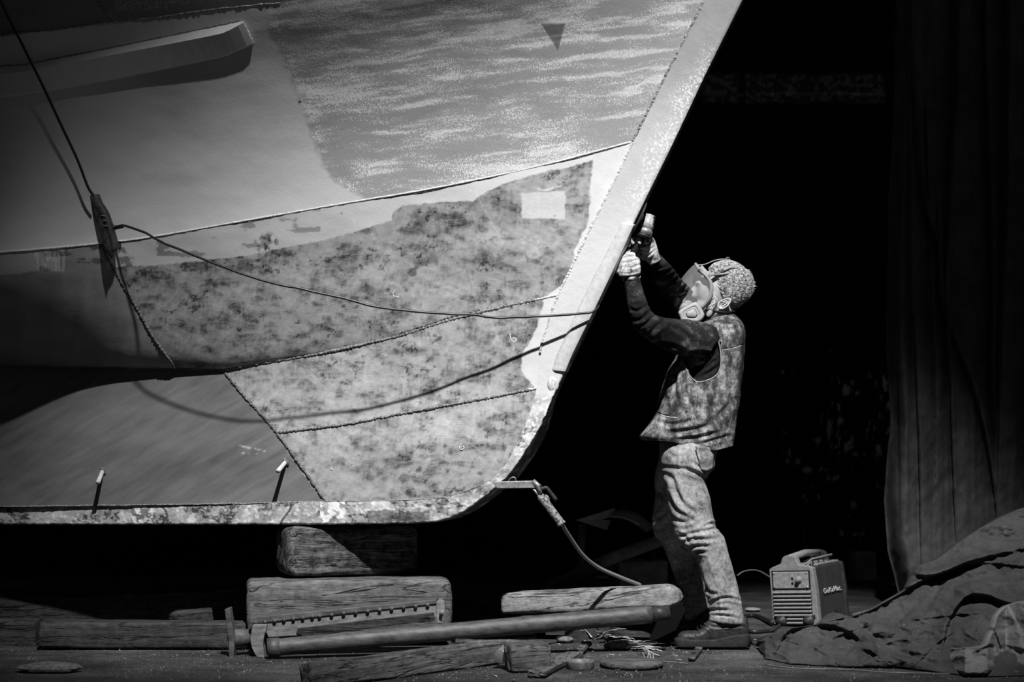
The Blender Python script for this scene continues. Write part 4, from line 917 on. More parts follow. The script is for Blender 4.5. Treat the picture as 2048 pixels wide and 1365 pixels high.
# ------------------------------------------------------------------ angle grinder held against the stem
m_gray = mottle('grinder_body', .16, .5, 60, .5, bump=.3, c=(.35, .62)); m_dk = mottle('dark_plastic', .012, .05, 40, .5, bump=.2); m_steel = mottle('worn_steel', .18, .55, 60, .35, metal=.6, bump=.2, spec=.5)
gr = empty('angle_grinder', P(1290, 462, -.10), 'angle grinder pressed edge-on against the bow, held in gloved hands', 'angle grinder')
dc = P(1279, 436, -.10); dn = np.array((.905, .05, -.42)); dn /= np.linalg.norm(dn)
mesh('grinding_disc', *loft(disc_rings(dc, dn, [(-.003, .002), (-.003, .072), (0, .074), (.003, .072), (.006, .030), (.012, .020)], up=(0, 1, 0), n=48)), m_dk, gr)
hd = P(1290, 464, -.09)
ax_ = P(1300, 432, -.075) - hd; ax_ /= np.linalg.norm(ax_)
mesh('gear_head', *loft(disc_rings(hd - ax_ * .005, ax_, [(-.014, .022), (-.012, .030), (.0, .034), (.012, .034), (.014, .030), (.020, .026)], up=(0, 1, 0))), m_steel, gr)
mh = mesh('motor_housing', *loft(disc_rings(hd, ax_, [(.016, .026), (.020, .031), (.040, .031), (.062, .028), (.066, .024), (.078, .022), (.080, .012)], up=(0, 1, 0))), m_gray, gr)
for k in range(4):
    c_ = hd + ax_ * (.028 + .010 * k) + np.array((.026, -.012, .010)); v_, f_ = boxv(c_, .014, .016, .004, 0, .9); mesh('vent_slot', v_, f_, m_black, mh)
cg = hd - ax_ * .02
mesh('disc_guard', *loft(disc_rings(hd + np.array((-.006, 0, -.006)), ax_, [(-.024, .012), (-.024, .040), (-.016, .040), (-.012, .036)], up=(0, 1, 0))), m_black, gr)
sp1 = P(1284, 478, .05); mesh('side_handle', *tube(np.array([P(1288, 470, -.09), P(1278, 486, -.08), P(1270, 500, -.075), P(1262, 515, -.07)]), [.014, .017, .017, .015], 14), m_black, gr)
# ------------------------------------------------------------------ timber
def wood(name, lo_, hi_, st=(1.6, 16, 16), rough=.85, c=(.41, .60), bump=.8):
    t = NT(name, rough, .2); v = t.map(st)
    a = t.noise(2.2, 6, .65, v, .8); b = t.noise(9, 6, .7, v, 1.5); k = t.noise(24, 5, .7)
    f = t.math('ADD', t.math('ADD', t.math('MULTIPLY', a, .35), t.math('MULTIPLY', b, .35)), t.math('MULTIPLY', k, .30))
    ck = t.ramp(t.noise(1.5, 3, .6, t.map((st[0] * .5, st[1] * .55, st[2] * .55)), 1.2), [(.478, 0), (.5, 1), (.522, 0)])
    fleck = t.ramp(t.noise(190, 2, .5), [(.72, 0), (.78, 1)])
    t.color(t.mix(t.math('MULTIPLY', fleck, .5), t.mix(t.math('MULTIPLY', ck, .8), t.ramp(f, [(c[0], lo_), (c[1], hi_)]), lo_ * .3), .6)); t.bump(t.math('SUBTRACT', f, t.math('MULTIPLY', ck, .6)), bump, .012); return t.m
def timber(name, p0, p1, h, d, mat, rl=(0, 0), r=.02, amp=.008, seed=0, n=90, label=None, cat='timber', group=None, roll=0, taper=None, parent=None):
    """a squared balk from p0 to p1 (world, centre line), h high and d deep; rl rounds the ends"""
    p0 = np.array(p0, float); p1 = np.array(p1, float); L = np.linalg.norm(p1 - p0); m = 48
    th = np.linspace(0, 2 * np.pi, m, endpoint=False) + .01
    e = 7.0; cy = np.sign(np.cos(th)) * np.abs(np.cos(th)) ** (2 / e); cz = np.sign(np.sin(th)) * np.abs(np.sin(th)) ** (2 / e)
    rings = []
    xs = np.r_[0, np.linspace(0, L, n), L]
    for i, x in enumerate(xs):
        s = 1.0
        for k, endx in ((0, 0), (1, L)):
            q_ = abs(x - endx); R = rl[k] if rl[k] else .006
            if q_ < R: s = min(s, 1 - (1 - math.sqrt(max(0, 1 - (1 - q_ / R) ** 2))) * (R / max(h, .01)) * 1.1)
        hh = h * (taper(x / L) if taper else 1)
        if i in (0, len(xs) - 1): s *= .6
        dx_ = (fbm(np.full(m, x * 4), th * 1.3, 4, seed) - .5) * amp * 2 + (fbm(np.full(m, x * 1.2), th * 9, 3, seed + 2) - .5) * amp * .8
        ex = (fbm(cy * 3, cz * 3, 3, seed + 5) - .5) * .012 * (1 if x < L / 2 else -1) * (abs(x - (0 if x < L / 2 else L)) < .02)
        rings.append(np.stack([np.full(m, x) + ex, cy * (d / 2 * s + dx_), cz * (hh / 2 * s + dx_)], 1))
    v, f = loft(np.array(rings))
    o = mesh(name, v, f, mat, None, origin=(0, 0, 0))
    dirx = Vector(p1 - p0).normalized(); q = dirx.to_track_quat('X', 'Z'); o.rotation_mode = 'QUATERNION'
    o.rotation_quaternion = q @ Quaternion((1, 0, 0), roll); o.location = V(p0); o['_wo'] = [float(a) for a in p0]
    if label: tag(o, label, cat, group, 'thing')
    return o
m_w6 = wood('dull_plank', .018, .085); m_w1 = wood('grey_timber', .018, .22, c=(.44, .59)); m_w2 = wood('weathered_oak', .05, .20, (1.2, 12, 12)); m_w3 = wood('dark_timber', .012, .07); m_w4 = wood('pale_plank', .09, .38, (2.0, 14, 10)); m_w5 = wood('sooty_plank', .04, .17)

# keel blocks
timber('keel_block', P(564, 1103, .30) + (0, 0, .004), P(822, 1099, .52) + (0, 0, .004), .222, .26, m_w1, (.05, .06), amp=.010, seed=3, label='upper timber block, rounded at its ends, directly under the keel', cat='timber block')
timber('keel_block', P(494, 1216, .22), P(897, 1208, .34), .255, .34, m_w2, (.03, .05), amp=.009, seed=8, label='broad lower timber block carrying the upper keel block', cat='timber block')
# long beams at the left
def fb(px, py, h):
    """point on the ground seen at the pixel, raised by half the height"""
    q = PZ(px, py, 0); q[2] += h; return q
timber('squared_timber', P(-140, 1242, 1.05), P(500, 1212, .92), .20, .18, m_w3, (.0, .0), amp=.01, seed=13, label='long dark timber lying behind at the left, ending at the blocks', cat='timber beam')
timber('squared_timber', P(84, 1268, .14), P(500, 1270, .18), .118, .16, m_w6, (0, 0), amp=.004, seed=21, label='squared grey timber lying in front at the left, behind the iron flange', cat='timber beam')
timber('squared_timber', P(-150, 1270, .32), P(78, 1268, .30), .13, .14, m_w3, (0, 0), amp=.008, seed=22, label='dark timber stub at the far left edge, end on to the grey timber', cat='timber beam')
timber('wood_wedge', P(338, 1235, .30), P(424, 1228, .34), .05, .12, m_w3, (.05, 0), amp=.004, seed=23, label='small dark wood wedge lying on top of the squared grey timber', cat='wedge')
# foreground plank, short block, stick
timber('plank', PZ(612, 1377, 0) + (0, 0, .046), PZ(992, 1328, 0) + (0, 0, .046), .092, .07, m_w5, (.0, 0), amp=.008, seed=31, label='split dark plank running diagonally across the foreground', cat='plank')
timber('bark_slab', P(905, 1281, -.12), P(1068, 1277, -.05), .028, .12, m_w1, (0, 0), amp=.012, seed=33, label='rough splintered slab of wood under the steel pipe', cat='wood slab')
timber('wood_block', P(1015, 1317, -.74), P(1096, 1313, -.70), .112, .12, m_w5, (.02, .02), amp=.006, seed=35, label='short charred wood block standing behind the flat slat', cat='wood block')
timber('wood_strip', PZ(1072, 1356, 0) + (0, 0, .014), PZ(1150, 1316, 0) + (0, 0, .014), .026, .075, m_w5, (0, 0), amp=.002, seed=36, label='flat wooden slat in front of the short charred block', cat='slat')
timber('wood_strip', PZ(1160, 1312, 0) + (0, 0, .02), PZ(1180, 1298, 0) + (0, 0, .03), .022, .03, m_w5, (0, 0), amp=.002, seed=37, label='small dark slat piece lying behind the ring', cat='slat')
timber('wood_strip', PZ(1383, 1324, 0) + (0, 0, .010), PZ(1399, 1302, 0) + (0, 0, .012), .012, .030, m_w1, (0, 0), amp=.0015, seed=38, n=30, label='pale little slat propped in front of the boot', cat='slat')
# raised plank at the right with a sawn, rounded end
timber('raised_plank', P(1010, 1207, .55), P(1366, 1191, .28), .098, .16, m_w4, (.02, .07), amp=.008, seed=41, label='pale plank propped above the pipe, one end rounded, by the feet', cat='plank')
timber('plank', P(930, 1198, .95), P(1020, 1203, .80), .085, .14, m_w3, (0, 0), amp=.008, seed=42, label='dark plank end behind the pale raised plank', cat='plank')
timber('support_block', P(1130, 1262, .42) , P(1218, 1262, .42), .13, .14, m_w3, (.01, .01), amp=.006, seed=43, label='dark block standing under the raised plank and pipe', cat='wood block')
timber('support_block', P(1016, 1254, .72) , P(1090, 1254, .72), .10, .14, m_w3, (.01, .01), amp=.006, seed=44, label='dark block under the left end of the raised plank', cat='wood block')

# steel pipe resting on blocks
m_pipe = mottle('pipe_steel', .025, .12, 16, .55, (1, 3, 3), bump=.3, spec=.4, fine=240, c=(.36, .66), metal=.2)
pa = P(536, 1297, -.25); pb = P(1302, 1229, -.05); q_ = np.array([pa * (1 - t) + pb * t for t in np.linspace(0, 1, 60)])
pipe = tag(mesh('steel_pipe', *tube(q_, np.linspace(.037, .040, 60), 28), m_pipe, None), 'long dusty steel pipe lying in front of the keel blocks', 'pipe')
collar_ = mesh('pipe_flange', *tube(np.array([pa - (pb - pa) * .002, pa + (pb - pa) * .03]), .041, 24), m_pipe, pipe)
e0 = P(1300, 1229.5, -.05); e1 = P(1338, 1226, -.04); mesh('pipe_sleeve', *tube(np.array([e0, e1]), .033, 24), m_dk, pipe)

# riveted iron channel on top, with its hooked end and flange plate
m_iron = mottle('old_iron', .03, .16, 14, .6, (1, 3, 3), bump=.35, fine=200, c=(.36, .66), metal=.2); m_irl = mottle('scraped_iron', .07, .26, 20, .5, (1, 3, 3), bump=.3, c=(.35, .65))
ir = empty('iron_bracket', P(700, 1290, -.05) * (1, 1, 0), 'old riveted iron channel with hooked end and end flange lying on the pipe', 'iron bracket')
def prism(outer, Y0, Y1, name, mat, parent, n=None):
    o_ = np.array(outer, float); A = P(o_[:, 0], o_[:, 1], Y0); B = A + np.array((0, Y1 - Y0, 0))
    k = len(o_); v = np.vstack([A, B]); f = [list(range(k))[::-1], list(range(k, 2 * k))] + [[i, (i + 1) % k, k + (i + 1) % k, k + i] for i in range(k)]
    ob = mesh(name, v, f, mat, parent, smooth=False); bevel(ob, .003, 2); return ob
prism([(504, 1246), (860, 1206), (872, 1208), (873, 1236), (598, 1272), (536, 1276), (534, 1268), (506, 1262)], -.135, .0, 'channel_web', m_irl, ir)
prism([(500, 1236), (872, 1200), (874, 1209), (860, 1210), (505, 1249), (500, 1247)], -.142, .01, 'top_flange', m_iron, ir)
prism([(596, 1257), (868, 1226), (870, 1241), (610, 1275), (592, 1268)], -.140, -.10, 'timber_insert', m_w3, ir)
hook = spline([(506, 1250), (503, 1262), (501, 1275), (502, 1292), (508, 1306), (516, 1318), (524, 1322)], 12); hook2 = spline([(534, 1250), (532, 1262), (528, 1274), (526, 1290), (527, 1300), (528, 1312), (529, 1322)], 12)
prism(list(map(tuple, hook)) + list(map(tuple, hook2[::-1])), -.17, -.08, 'hook_end', m_irl, ir)
for k, t_ in enumerate(np.r_[np.linspace(.02, .33, 7), np.linspace(.37, .96, 10)]):
    c_ = P(504 + 366 * t_, 1243 - 38 * t_ + 4, -.145); mesh('rivet', *ellip(c_, (.0085, .006, .0085), 12, 8), m_iron, ir)
prism([(872, 1206), (880, 1200), (889, 1205), (890, 1222), (884, 1236), (882, 1247), (873, 1247)], -.14, -.06, 'end_lug', m_irl, ir)
mesh('lug_bolt', *tube(np.array([P(884, 1226, -.16), P(884, 1226, -.05)]), .011, 12), m_irl, ir)
prism([(449, 1220), (459, 1217), (469, 1282), (467, 1323), (458, 1323), (457, 1284)], -.18, -.10, 'flange_plate', m_iron, ir)
mesh('flange_stub', *tube(np.array([P(463, 1277, -.12), P(506, 1276, -.06)]), .038, 20), m_iron, ir)

# black triangular prop plate by the feet
pr_ = prism([(1318, 1240), (1343, 1213), (1362, 1205), (1372, 1222), (1352, 1262), (1312, 1281), (1299, 1282)], .16, .22, 'prop_plate', plain('soot_black', .006, .9, .05), None); tag(pr_, 'black bent steel plate propping the rounded end of the raised plank', 'steel plate')

# ------------------------------------------------------------------ bar tacked on the forefoot, electrode holder and lead
bar_ = prism([(985, 964), (1068, 962), (1074, 966), (1074, 977), (994, 978)], Yc(1040) - .20, Yc(1040) - .175, 'flat_bar', mottle('bar_steel', .12, .38, 60, .5, bump=.4, metal=.3), None); tag(bar_, 'flat steel bar tacked across the keel forefoot, holding the electrode clamp', 'steel bar')
YB = Yc(1040) - .19
hk = spline([(1016, 964), (1020, 958), (1026, 955), (1031, 957), (1032, 963)], 14); mesh('wire_loop', *tube(P(hk[:, 0], hk[:, 1], YB), .0020, 6), m_steel, bar_)
eh = empty('electrode_holder', P(1090, 1000, YB), 'electrode holder clamped on the flat bar, its lead hanging down to the plank', 'electrode holder')
ha = P(1079, 990, YB); hb = P(1124, 1050, YB)
m_hand = mottle('holder_grip', .04, .42, 70, .7, bump=.5, c=(.42, .6))
mesh('grip', *tube(np.array([ha * (1 - t) + hb * t for t in np.linspace(0, 1, 30)]), np.interp(np.linspace(0, 1, 30), [0, .1, .5, .9, 1], [.012, .019, .018, .018, .020]), 16, .06), m_hand, eh)
mesh('jaw', *tube(np.array([P(1066, 962, YB - .005), P(1076, 972, YB - .01), P(1082, 988, YB - .01)]), [.010, .012, .008], 10), m_steel, eh)
mesh('jaw', *tube(np.array([P(1066, 977, YB), P(1073, 986, YB), P(1080, 994, YB)]), [.006, .006, .008], 10), m_steel, eh)
mesh('clamp_lever', *tube(P(*spline([(1078, 972), (1084, 978), (1092, 976), (1099, 983), (1113, 1001)], 20).T, YB - .01), [.012, .010, .009, .008, .008, .008] + [.008] * 14, 12), m_dk, eh)
mesh('spring', *tube(P(*np.array([(1090 + 5 * math.cos(a) + a * .35, 993 + 4 * math.sin(a) + a * .35) for a in np.linspace(0, 18, 70)]).T, YB), .0013, 5), m_steel, eh)
m_lead = plain('rubber_lead', .20, .45, .5)
cab = spline([(1121, 1045), (1140, 1075), (1165, 1110), (1196, 1135), (1240, 1155), (1281, 1171)], 60); Yl = np.linspace(YB, .40, 60)
lead = mesh('lead', *tube(P(cab[:, 0], cab[:, 1], Yl), .0085, 10), m_lead, eh)

# ------------------------------------------------------------------ hanging extension socket and the grinder cord
m_cord = plain('black_cord', .018, .4, .5)
def YG(x): return float(YH(np.array(float(x)), np.array(500.)))
ps = empty('extension_socket', P(206, 445, YG(206) - .052), 'taped black socket block hanging on a cord beside the hull', 'socket')
m_tape = mottle('taped_plastic', .015, .09, 30, .5, bump=.4, c=(.4, .7))
Ys = YG(206) - .052
def blockpoly(L, R, name, mat, d, par):
    a = spline(L, 24); b = spline(R, 24); A = P(a[:, 0], a[:, 1], Ys - d); B = P(b[:, 0], b[:, 1], Ys - d); A2 = A + (0, 2 * d, 0); B2 = B + (0, 2 * d, 0)
    M_ = (A + B) / 2 + (0, -.006, 0); M2 = (A2 + B2) / 2 + (0, .006, 0)
    return mesh(name, *loft(np.stack([A + (B - A) * .12, M_, B - (B - A) * .12, B + (0, d * .5, 0), B2, M2, A2, A + (0, d * .5, 0)], 1)), mat, par)
blockpoly([(179, 391), (187, 425), (198, 462), (210, 500), (222, 517)], [(197, 388), (206, 410), (217, 432), (226, 465), (229, 500)], 'socket_body', m_tape, .012, ps)
blockpoly([(186, 410), (200, 440), (214, 470), (220, 500), (222, 503)], [(206, 408), (217, 428), (228, 462), (235, 492), (232, 500)], 'socket_face', m_dk, .017, ps)
for k in range(3): mesh('tape_mark', *boxv(P(207 + 3 * k, 432 + 10 * k, Ys - .026), .022 - .004 * k, .003, .004, 0, .2), m_irl, ps)
c1_ = spline([(-30, -70), (10, 20), (40, 80), (80, 160), (120, 245), (155, 320), (175, 372), (187, 392)], 80)
mesh('hanging_cord', *tube(P(c1_[:, 0], c1_[:, 1], np.minimum(np.linspace(YG(0) - .35, Ys, 80), YH(c1_[:, 0], c1_[:, 1]) - .07)), .0062, 8), m_cord, ps)
tw = spline([(176, 372), (176, 380), (170, 382), (162, 381)], 14); mesh('wire_twist', *tube(P(tw[:, 0], tw[:, 1], Ys), .0016, 5), m_cord, ps)
pc = empty('power_cord', P(246, 454, Ys - .01), 'black power cord sagging across the hull from the socket to the bow', 'cord')
c2_ = spline([(228, 455), (250, 452), (290, 466), (340, 492), (430, 528), (520, 560), (600, 578), (680, 596), (770, 617), (860, 626), (940, 630), (1010, 636), (1080, 632), (1150, 629), (1180, 625), (1194, 618), (1199, 606)], 200)
u_ = np.linspace(0, 1, 200); Yk = np.interp(u_, [0, .05, .14, .28, .5, .7, .85, .95, 1], [Ys, Ys - .03, YG(290) - .24, float(YH(430., 530.)) - .40, float(YH(700., 600.)) - .36, float(YH(900., 628.)) - .22, Yc(1120) - .11, Yc(1185) - .07, Yc(1199) + .02])
Yk[10:-8] = np.convolve(np.pad(Yk, 15, 'edge'), np.ones(31) / 31, 'valid')[10:-8]
Yk[4:-4] = np.convolve(np.pad(Yk, 4, 'edge'), np.ones(9) / 9, 'valid')[4:-4]
kp = P(c2_[:, 0], c2_[:, 1], Yk); kp[:, 2] += (fbm(u_ * 40, 0 * u_, 3, 3) - .5) * .008
mesh('cord_sleeve', *tube(kp, .0056, 8), m_cord, pc)
pl = kp[:10]; mesh('plug', *tube(spline([P(226, 456, Ys), P(233, 455, Ys), P(247, 453, Ys)], 16), [.010, .017, .014, .010, .011, .009, .0105, .009, .010, .0085, .0095, .008, .009, .0075, .008, .007], 12), m_black, pc)
c3_ = spline([(1199, 606), (1204, 590), (1226, 550), (1255, 500), (1274, 470), (1284, 440), (1288, 420)], 40)
mesh('cord_sleeve', *tube(P(c3_[:, 0], c3_[:, 1], np.linspace(Yc(1199) + .02, -.03, 40)), .0035, 7), m_cord, pc)

# ------------------------------------------------------------------ welding machine
wm = empty('welding_machine', (0, 0, 0), 'small inverter welding machine with top handle and louvred front, beside the cloth heap', 'welding machine')
m_wf = mottle('welder_front', .15, .26, 40, .6, bump=.3, c=(.35, .65)); m_wb = mottle('welder_side', .028, .05, 18, .65, bump=.15, c=(.3, .7)); m_logo = plain('logo_paint', .62, .6)
def lb(name, c, s, mat, par=wm, bw=.004, **k):
    v_, f_ = boxv(c, *s, **k); o = mesh(name, np.array(v_) + np.array(wm['_wo']), f_, mat, par, smooth=False)
    if bw: bevel(o, bw, 3)
    return o
Wd, Dp, Ht = .215, .40, .305
# housing: wedge-shaped prism, wider at the foot
def housing(x0, x1, y0, y1, z0, z1, flare, mat, name, bw=.006):
    v = [(x0 - flare, y0, z0), (x1 + flare, y0, z0), (x1 + flare, y1, z0), (x0 - flare, y1, z0), (x0, y0, z1), (x1, y0, z1), (x1, y1, z1), (x0, y1, z1)]
    o = mesh(name, v, [[0, 3, 2, 1], [4, 5, 6, 7], [0, 1, 5, 4], [1, 2, 6, 5], [2, 3, 7, 6], [3, 0, 4, 7]], mat, wm, smooth=False); bevel(o, bw, 3); return o
h2 = Wd / 2
housing(-h2 + .008, h2 - .008, .02, Dp - .02, .015, .285, .012, m_wb, 'housing')
# front bezel outline with the handle hump
def bezel(y0, y1, name, mat):
    o_ = [(-h2 - .004, .01), (h2 + .012, .005), (h2 + .008, .16), (h2 - .004, .285), (h2 - .03, .293), (.035, .300), (.022, .338), (.005, .346), (-.03, .346), (-.045, .335), (-.055, .306), (-h2 + .01, .290), (-h2 - .006, .280), (-h2 - .004, .16)]
    k = len(o_); v = [(x, y0, z) for x, z in o_] + [(x, y1, z) for x, z in o_]
    f = [list(range(k)), list(range(k, 2 * k))[::-1]] + [[(i + 1) % k, i, k + i, k + (i + 1) % k] for i in range(k)]
    o = mesh(name, v, f, mat, wm, smooth=False); bevel(o, .005, 3); return o
fb_ = bezel(-.012, .03, 'front_bezel', m_wf); bezel(Dp - .03, Dp, 'rear_bezel', m_dk)
mesh('handle', *tube(np.array([(-.012, .0, .333), (-.012, .2, .345), (-.012, Dp - .01, .333)]) + np.array(wm['_wo']), .017, 16), m_wf, wm)
lb('top_tray', (.02, .22, .292), (.15, .28, .012), m_wf)
for yy in (.08, .15, .22, .29): lb('rail_post', (.072, yy, .308), (.006, .006, .03), m_dk, bw=0)
mesh('top_rail', *tube(np.array([(.055, .03, .300), (.072, .07, .322), (.072, .33, .326), (.05, .38, .318)]), .005, 8), m_wf, wm)
pn = lb('control_panel', (-.006, -.016, .226), (.178, .008, .082), mottle('panel_dusty', .14, .32, 50, .6, bump=.4), bw=.006)
lb('panel_recess', (-.006, -.0125, .226), (.192, .004, .094), m_black, bw=.002)
mesh('knob', *loft(disc_rings((.035, -.018, .228), (0, -1, 0), [(0, .018), (.006, .017), (.008, .011), (.024, .0105), (.026, .008)])), m_wf, wm)
for z in (.212, .235): mesh('indicator', *loft(disc_rings((.004, -.019, z), (0, -1, 0), [(0, .006), (.004, .006), (.005, .003)], n=14)), m_black, wm)
for x in (-.088, .076):
    for z in (.192, .260): mesh('screw', *loft(disc_rings((x, -.019, z), (0, -1, 0), [(0, .006), (.003, .005), (.004, .001)], n=12)), m_steel, wm)
lb('louvre_recess', (-.004, -.0128, .098), (.190, .004, .150), m_black, bw=0)
for k in range(9):
    if k < 7: lb('louvre', (-.004, -.020, .166 - k * .0185), (.188, .014, .0070), m_wf, bw=.0015, rx=.5)
    else: lb('louvre', (.004, -.020, .166 - k * .0185), (.080, .014, .0060), m_wf, bw=.0015, rx=.5)
for x in (-.064, .072):
    mesh('cable_socket', *loft(disc_rings((x, -.014, .028), (0, -1, 0), [(0, .026), (.012, .026), (.012, .018), (.030, .016), (.032, .004)])), m_dk, wm); lb('socket_plate', (x, -.014, .047), (.066, .006, .018), m_dk)
mesh('lift_notch', *loft(disc_rings((h2 + .006, .22, .012), (1, 0, 0), [(-.01, .048), (.0045, .048), (.0046, .001)])), m_black, wm)
# the name on the side
fc_ = bpy.data.curves.new('side_lettering', 'FONT'); fc_.body = 'GeKaMac'; fc_.size = .036; fc_.extrude = .0006; fc_.align_x = 'CENTER'; fc_.space_character = 1.08; fc_.offset = .0004
tmp_ = bpy.data.objects.new('t', fc_); COL.objects.link(tmp_); dg_ = bpy.context.evaluated_depsgraph_get(); lm_ = bpy.data.meshes.new_from_object(tmp_.evaluated_get(dg_)); bpy.data.objects.remove(tmp_)
lm_.materials.clear(); lm_.materials.append(m_logo); tx = bpy.data.objects.new('side_lettering', lm_); COL.objects.link(tx); tx.parent = wm; tx.scale = (1.5, 1, 1)
tx.rotation_euler = (math.radians(90 - 2.6), 0, math.radians(90)); tx.location = (h2 + .0045, .205, .150)
lb('dash_mark', (h2 + .004, .325, .150), (.001, .022, .003), m_logo, bw=0)
wm.location = PZ(1592, 1254, 0) + (0, .0, .002); wm.rotation_euler = (math.radians(1), math.radians(-3.0), math.radians(-31)); wm.scale = (1.06, .98, 1.0)
# its leads on the ground
ld1 = spline([PZ(1545, 1246, .02), PZ(1510, 1232, .01), PZ(1480, 1238, .01), PZ(1495, 1262, .01), PZ(1540, 1262, .01), PZ(1560, 1252, .03)], 60)
tag(mesh('welding_lead', *tube(ld1, .010, 10), m_cord, None), 'black lead looping from the welding machine towards the boots', 'cable')
ld2 = spline([PZ(1482, 1240, .01), PZ(1500, 1280, .01), PZ(1540, 1275, .012), PZ(1560, 1268, .012)], 40)
tag(mesh('welding_lead', *tube(ld2, .012, 10), m_cord, None), 'thick dark lead lying on the ground behind the near boot heel', 'cable')
m_cord2 = plain('grey_cord', .10, .6)
ar = spline([P(1474, 1152, 1.5), P(1490, 1143, 1.5), P(1515, 1142, 1.45), P(1542, 1156, 1.3)], 30)
tag(mesh('cable', *tube(ar, .0038, 8), m_cord2, None), 'thin grey cable arching behind the jeans to the welding machine', 'cable')
md = spline([P(1704, 1232, 1.25), P(1740, 1222, 1.1), P(1775, 1203, .95), P(1808, 1187, .90)], 20)
tag(mesh('iron_rod', *tube(md, .009, 8), m_irl, None), 'thin rod between the welding machine and the cloth heap', 'rod')
# ------------------------------------------------------------------ litter on the ground
rn = random.Random(5); nr_ = np.random.default_rng(5)
ring_ = mesh('steel_ring', *loft(disc_rings(PZ(1160, 1338, 0), (0, 0, 1), [(0, .055), (.002, .057), (.026, .057), (.032, .058), (.034, .055), (.030, .050), (.010, .048)], up=(0, 1, 0), n=40)), mottle('tin', .05, .22, 60, .5, bump=.3), None); tag(ring_, 'small round tin lying on the ground beside the flat disc', 'tin')
dsk = mesh('flat_disc', *loft(disc_rings(PZ(1263, 1334, 0), (0, 0, 1), [(0, .12), (.004, .130), (.018, .130), (.024, .126), (.026, .06), (.026, .002)], up=(0, 1, 0), n=48)), m_w5, None); tag(dsk, 'flat round disc lying on the ground right of the tin', 'disc')
m_cup = NT('clear_plastic', .25, .5); m_cup.color(.22); m_cup.b.inputs['Alpha'].default_value = .55; m_cup = m_cup.m
cupc = P(996, 1313, -.63); cup = mesh('plastic_cup', *loft(disc_rings(cupc + (.01, -.03, 0), (.35, 1, .1), [(0, .002), (0, .026), (.002, .030), (.09, .037), (.092, .037), (.088, .034), (.006, .027)], n=32)), m_cup, None); tag(cup, 'clear plastic cup lying on its side against the charred block', 'cup')
m_chip = mottle('fresh_splinters', .22, .70, 60, .8, bump=.4); m_chd = mottle('old_splinters', .05, .22, 60, .9, bump=.4)
def splinter(c, L, w_, th_, yaw, pitch, mat, lab, grp, bend=.15):
    n = 7; t = np.linspace(0, 1, n); rg = nr_
    d = np.array((math.cos(yaw) * math.cos(pitch), math.sin(yaw) * math.cos(pitch), math.sin(pitch))); s = np.cross(d, (0, 0, 1)); s /= np.linalg.norm(s) + 1e-9; u = np.cross(s, d)
    c = np.array(c, float); rings = []
    for x in t:
        ww = w_ * (1 - .7 * abs(x - .4) ** 1.5) * (.8 + .4 * rg.random()); cc = c + d * L * x + u * math.sin(x * 3.1) * L * bend * .3
        rings.append([cc + s * ww + u * th_, cc - s * ww + u * th_ * .6, cc - s * ww * .9 - u * th_, cc + s * ww - u * th_ * .8])
    o = mesh('wood_splinter', *loft(np.array(rings)), mat, None, smooth=False); zmin = min(v.co.z for v in o.data.vertices) + o.location.z
    if zmin < .0 : o.location.z += -zmin
    return tag(o, lab, 'wood splinter', grp)
for k in range(56):
    x = 1160 + nr_.random() * 60; y = 1272 + nr_.random() * 18; b_ = PZ(x, y, 0); b_[2] = nr_.random() * .065
    splinter(b_, nr_.uniform(.025, .075), nr_.uniform(.003, .012), .0008, nr_.uniform(-3.1, 3.1), nr_.uniform(-.3, .8), m_chip, 'pale splinter in the small pile of shavings behind the tin', 'pile of pale shavings')
for k in range(44):
    t_ = nr_.random(); x = 1205 + t_ * 85; y = 1273 + t_ * 40 + nr_.normal() * 4; b_ = PZ(x, y, 0); b_[2] = .008 + nr_.random() * .02
    splinter(b_, nr_.uniform(.03, .12), nr_.uniform(.002, .008), .0008, -.55 + nr_.normal() * .25, nr_.uniform(-.1, .12), m_chip, 'pale splinter strewn from the pile towards the boot', 'strewn pale splinters')
for k in range(5):
    b_ = PZ(1292 + k * 3.6, 1319 + nr_.normal() * 2, 0); splinter(b_, nr_.uniform(.02, .038), .0022, .0010, nr_.uniform(-3, 3), nr_.uniform(1.1, 1.5), m_chip, 'upright pale splinter standing right behind the flat disc', 'upright splinters')
for k in range(70):
    x = nr_.uniform(880, 1360); y = nr_.uniform(1268, 1362); b_ = PZ(x, y, 0); b_[2] = .002
    splinter(b_, nr_.uniform(.008, .04), nr_.uniform(.001, .005), .001, nr_.uniform(-3.1, 3.1), 0, m_chip if nr_.random() < .35 else m_chd, 'small wood chip scattered on the dark ground', 'scattered wood chips')
for k in range(40):
    x = nr_.uniform(60, 480); y = nr_.uniform(1302, 1325); b_ = PZ(x, y, 0); b_[2] = .002
    splinter(b_, nr_.uniform(.005, .02), nr_.uniform(.001, .003), .001, nr_.uniform(-.5, .5), 0, m_chip if nr_.random() < .3 else m_chd, 'tiny chip on the ground before the squared grey timber', 'chips before the grey timber')
m_scp = plain('scrap_paper', .28, .9, .1)
gm = MB(); gv_ = []; gf_ = []
